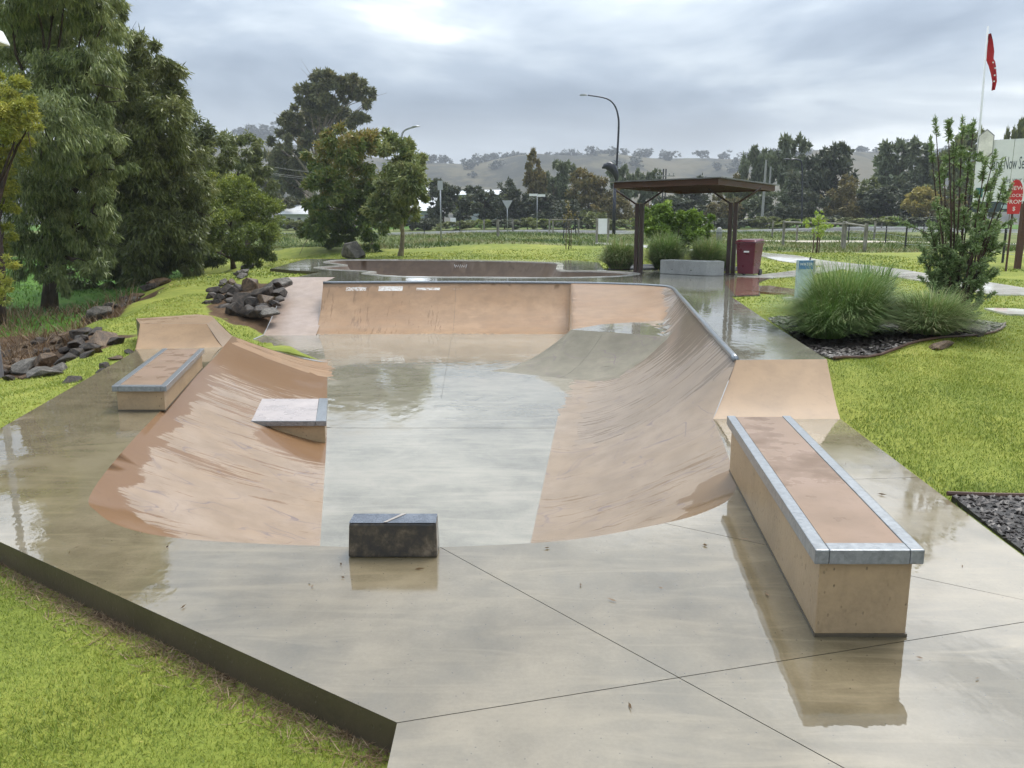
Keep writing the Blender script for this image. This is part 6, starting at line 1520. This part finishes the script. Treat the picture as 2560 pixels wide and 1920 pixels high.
for x, yb, ln in ((1060, 590, .12), (1150, 584, 0), (780, 578, .05), (805, 578, 0), (1408, 598, .1), (1440, 590, -.1), (1772, 604, 0), (1785, 584, 0)):
    g = hit(x, yb); H = 1.35; MB().tube([g - fo, g - fo + Vector((ln, 0, H))], .04, 6).build('picket', M_STEELPOST, fence2)
# rail frame on the far lawn
q, s = pole_at(1218, 508); t = thing('rail_frame', 'low timber rail frame beside the thin young tree', 'fence', q)
for x, y in ((-31, 0), (31, 0), (-20, 2.5), (14, 2.5)): MB().box((x * s, y, 16 * s), (3.5 * s, .12, 34 * s)).build('post', M_TIMBER, t)
MB().tube([(-33 * s, 0, 31 * s), (33 * s, 0, 32 * s)], .055, 8).build('rail', M_TIMBER, t)
# bollard
q = hit(1797, 604); s = q.y / F; t = thing('bollard', 'stout grey concrete bollard with domed top right of the bush', 'bollard', q)
MB().lathe((0, 0, 0), [(7.5 * s, -.1), (7.0 * s, 24 * s), (7.0 * s, 27 * s), (5.5 * s, 32 * s), (2.5 * s, 35 * s)], 14).build('shaft', M_GREYPOST, t, smooth=True)
MB().lathe((0, 0, 0), [(7.4 * s, 20 * s), (7.4 * s, 22 * s)], 14).build('band', M_LETTER, t)

# ---------------------------------------------------------------- billboard, surfboard sign, flag
L0 = np.array((pxY(2440, 420, 29.0).x, 29.0)); R_ = L0 + np.array((4.6, -2.8)); dr = (R_ - L0) / np.linalg.norm(R_ - L0); Lb = float(np.linalg.norm(R_ - L0)); rz = math.atan2(dr[1], dr[0])
zb0 = pxY(2440, 505, 29.0).z; zt0 = pxY(2440, 352, 29.0).z; Hb = zt0 - zb0
t = thing('billboard', 'large white billboard with dark lettering on timber posts', 'billboard', (L0[0], L0[1], gz(*L0)), rz); z0 = zb0 - gz(*L0)
nb = 5
for i in range(nb): MB().box((Lb * (i + .5) / nb, 0, z0 + Hb / 2), (Lb / nb - .012, .06, Hb)).build('panel', M_WHITE, t)
MB().box((Lb / 2, .0, z0 - .18), (Lb, .07, .34)).build('lower_strip', M_LETTER, t)
for i in range(5): MB().box((.35 + i * .75, -.045, z0 - .18), (.42, .012, .14)).build('print_block', M_PALEBLUE, t)
for x in (.4, 2.62, Lb - .3): MB().box((x, .16, (z0 + Hb * .8) / 2 - .1), (.16, .16, z0 + Hb * .8 + .3)).build('post', M_BROWNWOOD, t)
lettering('lettering', 'Land Now Selling', .52, M_LETTER, t, (.42, -.032, z0 + Hb * .52), facing(0), .003).scale = (.36, 1.15, 1)
lettering('lettering', 'Live your life', .30, M_LETTER, t, (.85, -.032, z0 + Hb * .30), facing(0), .003).scale = (.5, 1, 1)
hexa = [(0, .62), (.24, .36), (.24, -.36), (0, -.62), (-.24, -.36), (-.24, .36)]
for nm, k_, yy, mt in (('emblem_border', 1.0, -.05, M_GREYPOST), ('emblem', .9, -.075, M_GOLD)):
    MB().add([(.22 + x * k_, y0, z0 + Hb * .93 + y * k_ * .85) for y0 in (yy, yy - .03) for x, y in hexa], [(0, 1, 2, 3, 4, 5), (11, 10, 9, 8, 7, 6)] + [(i, (i + 1) % 6, 6 + (i + 1) % 6, 6 + i) for i in range(6)]).build(nm, mt, t)
MB().box((.18, -.045, z0 + Hb * .15), (.22, .012, .34)).build('logo_mark', M_TEAL, t)
# red surfboard shaped sign
Ys = 24.6; c = pxY(2537, 492, Ys); z1 = gz(c.x, Ys); t = thing('surfboard_sign', 'red surfboard shaped sign with white lettering before the billboard', 'sign', (c.x, Ys, z1), math.radians(-12)); w = .205; h0 = pxY(2537, 535, Ys).z - z1; h1 = pxY(2537, 449, Ys).z - z1
out = [(-w * .8, h0), (w * .8, h0)] + [(w * math.cos(a) * (1 if a < .4 else 1), h0 + (h1 - h0) * (.55 + .45 * math.sin(a))) for a in np.linspace(0, math.pi, 17)]
n_ = len(out); MB().add([(x, y0, z) for y0 in (0, -.03) for x, z in out], [tuple(range(n_)), tuple(range(2 * n_ - 1, n_ - 1, -1))] + [(i, (i + 1) % n_, n_ + (i + 1) % n_, n_ + i) for i in range(n_)]).build('board', M_REDSIGN, t)
MB().tube([(0, .04, -.1), (0, .04, h0 + .3)], .03, 6).build('post', M_BROWNWOOD, t)
for s_, k_ in (('NEW', .70), ('BLOCKS', .50), ('FROM', .30), ('$', .10)): lettering('lettering', s_, .17 if len(s_) < 5 else .125, M_WHITE, t, (0, -.033, h0 + (h1 - h0) * k_), facing(0), .002, 'CENTER')
t0 = thing('billboard_post', 'dark square timber post standing before the billboard at the frame edge', 'post', hit(2543, 672)); MB().box((0, 0, 1.0), (.15, .15, 2.2)).build('post', M_BROWNWOOD, t0)
# flag
Yf = 31.0; b = pxY(2457, 330, Yf); z1 = gz(b.x, Yf); t = thing('flag_pole', 'white flag pole with a drooping red flag behind the billboard', 'flag pole', (b.x, Yf, z1)); tp = pxY(2470, 66, Yf)
e = Vector((tp.x - b.x, 0, tp.z - z1)); MB().tube([(0, 0, -.1), e * .5, e], [.055, .045, .03], 8).build('pole', M_WHITE, t, smooth=True)
rows = []
prof = [(85, 0, 2), (105, 0, 10), (130, 0, 20), (145, 0, 22), (152, 2, 26), (165, 8, 27), (185, 14, 25), (205, 18, 25), (226, 20, 23)]
s = Yf / F
for y, x0, x1 in prof:
    zz = pxY(2470, y, Yf).z - z1; xp = e.x * (zz / e.z); rows.append([(xp + (x0 + (x1 - x0) * u) * s + .03, .10 * math.sin(u * 7 + y * .05) * (.3 + u), zz) for u in np.linspace(0, 1, 8)])
n_ = 8; v_ = [p_ for r_ in rows for p_ in r_]; f_ = [(i * n_ + j, i * n_ + j + 1, (i + 1) * n_ + j + 1, (i + 1) * n_ + j) for i in range(len(rows) - 1) for j in range(n_ - 1)]
fl = link('flag', mesh_np('flag', v_, np.array(f_, dtype=np.int32), True), M_RED, t); md = fl.modifiers.new('thick', 'SOLIDIFY'); md.thickness = .004
for zz, ll in ((158, .05), (172, .06), (190, .05), (205, .05)):
    z_ = pxY(2470, zz, Yf).z - z1; MB().box((e.x * (z_ / e.z) + .03 + (18 if zz > 160 else 12) * s, -.14, z_), (.05, .004, ll)).build('white_print', M_WHITE, t)

m = MB(); gq = [pxY(1136 + i * 2.6, 664 + (4 if i % 2 else -3) + (i % 3), 35.0) for i in range(13)]
m.tube(gq, .016, 4); m.build('paint_scrawl', M_WHITE, park)
# ---------------------------------------------------------------- far buildings
def building(label, xl, xr, yb, ye, yr, Y, dep, wallm, roofm, wins=()):
    a, b = V(xl, yb, Y), V(xr, yb, Y); z0 = gz((a.x + b.x) / 2, Y) - .2; W = b.x - a.x; he = V(xl, ye, Y).z - z0; hr = V(xl, yr, Y).z - z0
    t = thing('house' if W < 9 else 'shed', label, 'building', ((a.x + b.x) / 2, Y, z0))
    MB().add([(-W / 2, 0, 0), (W / 2, 0, 0), (W / 2, dep, 0), (-W / 2, dep, 0), (-W / 2, 0, he), (W / 2, 0, he), (W / 2, dep, he), (-W / 2, dep, he)], [(3, 2, 1, 0), (0, 1, 5, 4), (1, 2, 6, 5), (2, 3, 7, 6), (3, 0, 4, 7)]).build('wall', wallm, t)
    o = .5; MB().add([(-W / 2 - o, -o, he - .05), (W / 2 + o, -o, he - .05), (W / 2 + o, dep + o, he - .05), (-W / 2 - o, dep + o, he - .05), (-W / 2 + W * .12, dep / 2, hr), (W / 2 - W * .12, dep / 2, hr)], [(0, 1, 5, 4), (1, 2, 5), (2, 3, 4, 5), (3, 0, 4), (3, 2, 1, 0)]).build('roof', roofm, t)
    for u in wins: MB().box((-W / 2 + W * u, -.03, he * .55), (W * .13, .06, he * .42)).build('window', M_GLASSD, t)
building('small house with a white roof at the foot of the very tall gum', 611, 662, 486, 462, 437, 116, 9, M_WALLW, M_ROOFW, (.25, .7))
building('grey shed with a pale roof behind the slender gum', 866, 936, 486, 455, 398, 135, 18, M_SHED, M_ROOFW, (.5, .8))
building('long white roofed shed glimpsed behind the dark round trees', 985, 1092, 480, 420, 404, 150, 20, M_SHED, M_ROOFW)
building('low pale shed seen under the shelter roof', 1415, 1462, 486, 446, 436, 140, 12, M_WALLW, M_ROOFW)
# flood light at the left edge
t = thing('flood_light', 'white lamp housing poking in at the left edge of the sky', 'lamp', (-7.97, 12.2, gz(-7.97, 12.2))); zf = pxY(0, 92, 12.2).z - t.location.z
MB().tube([(0, 0, -.2), (0, 0, zf - .05)], .05, 8).build('pole', M_GALV, t); o = MB().box((.38, 0, zf), (.56, .3, .2), 0, .75).build('lamp_head', M_WHITE, t, bevel=.03)
# fallen leaves and twigs on the wet deck
rs = np.random.RandomState(21); n = 46; P = scatter(400, (-3.5, 3, 2.6, 7), rs); P = P[inpoly(P, LOW_OUT)][:n]; az = rs.uniform(0, 6.28, len(P)); 
C = np.column_stack([P, np.full(len(P), .006)]); d = np.stack([np.cos(az), np.sin(az), np.full(len(P), .08)], 1); me = leaf_mesh('fallen_leaves', C, d, rs.uniform(.02, .06, len(P)), rs.uniform(.006, .014, len(P)), rs.uniform(0, .5, len(P)), rs)
tag(link('fallen_leaves', me, M_DRY), 'small fallen leaves on the wet deck', kind='stuff')

# ---------------------------------------------------------------- haze
m = bpy.data.materials.new('pale_air'); m.use_nodes = True; nt = m.node_tree; nt.nodes.clear(); out = nt.nodes.new('ShaderNodeOutputMaterial')
pv = nd(nt, 'ShaderNodeVolumePrincipled', {'Color': (.86, .91, .97, 1), 'Density': .00045, 'Anisotropy': 0.0}); nt.links.new(pv.outputs[0], out.inputs['Volume'])
o = MB().box((0, 300, 75), (4200, 3200, 160)).build('haze', m); tag(o, 'thin pale rain haze over the far hill', kind='stuff')
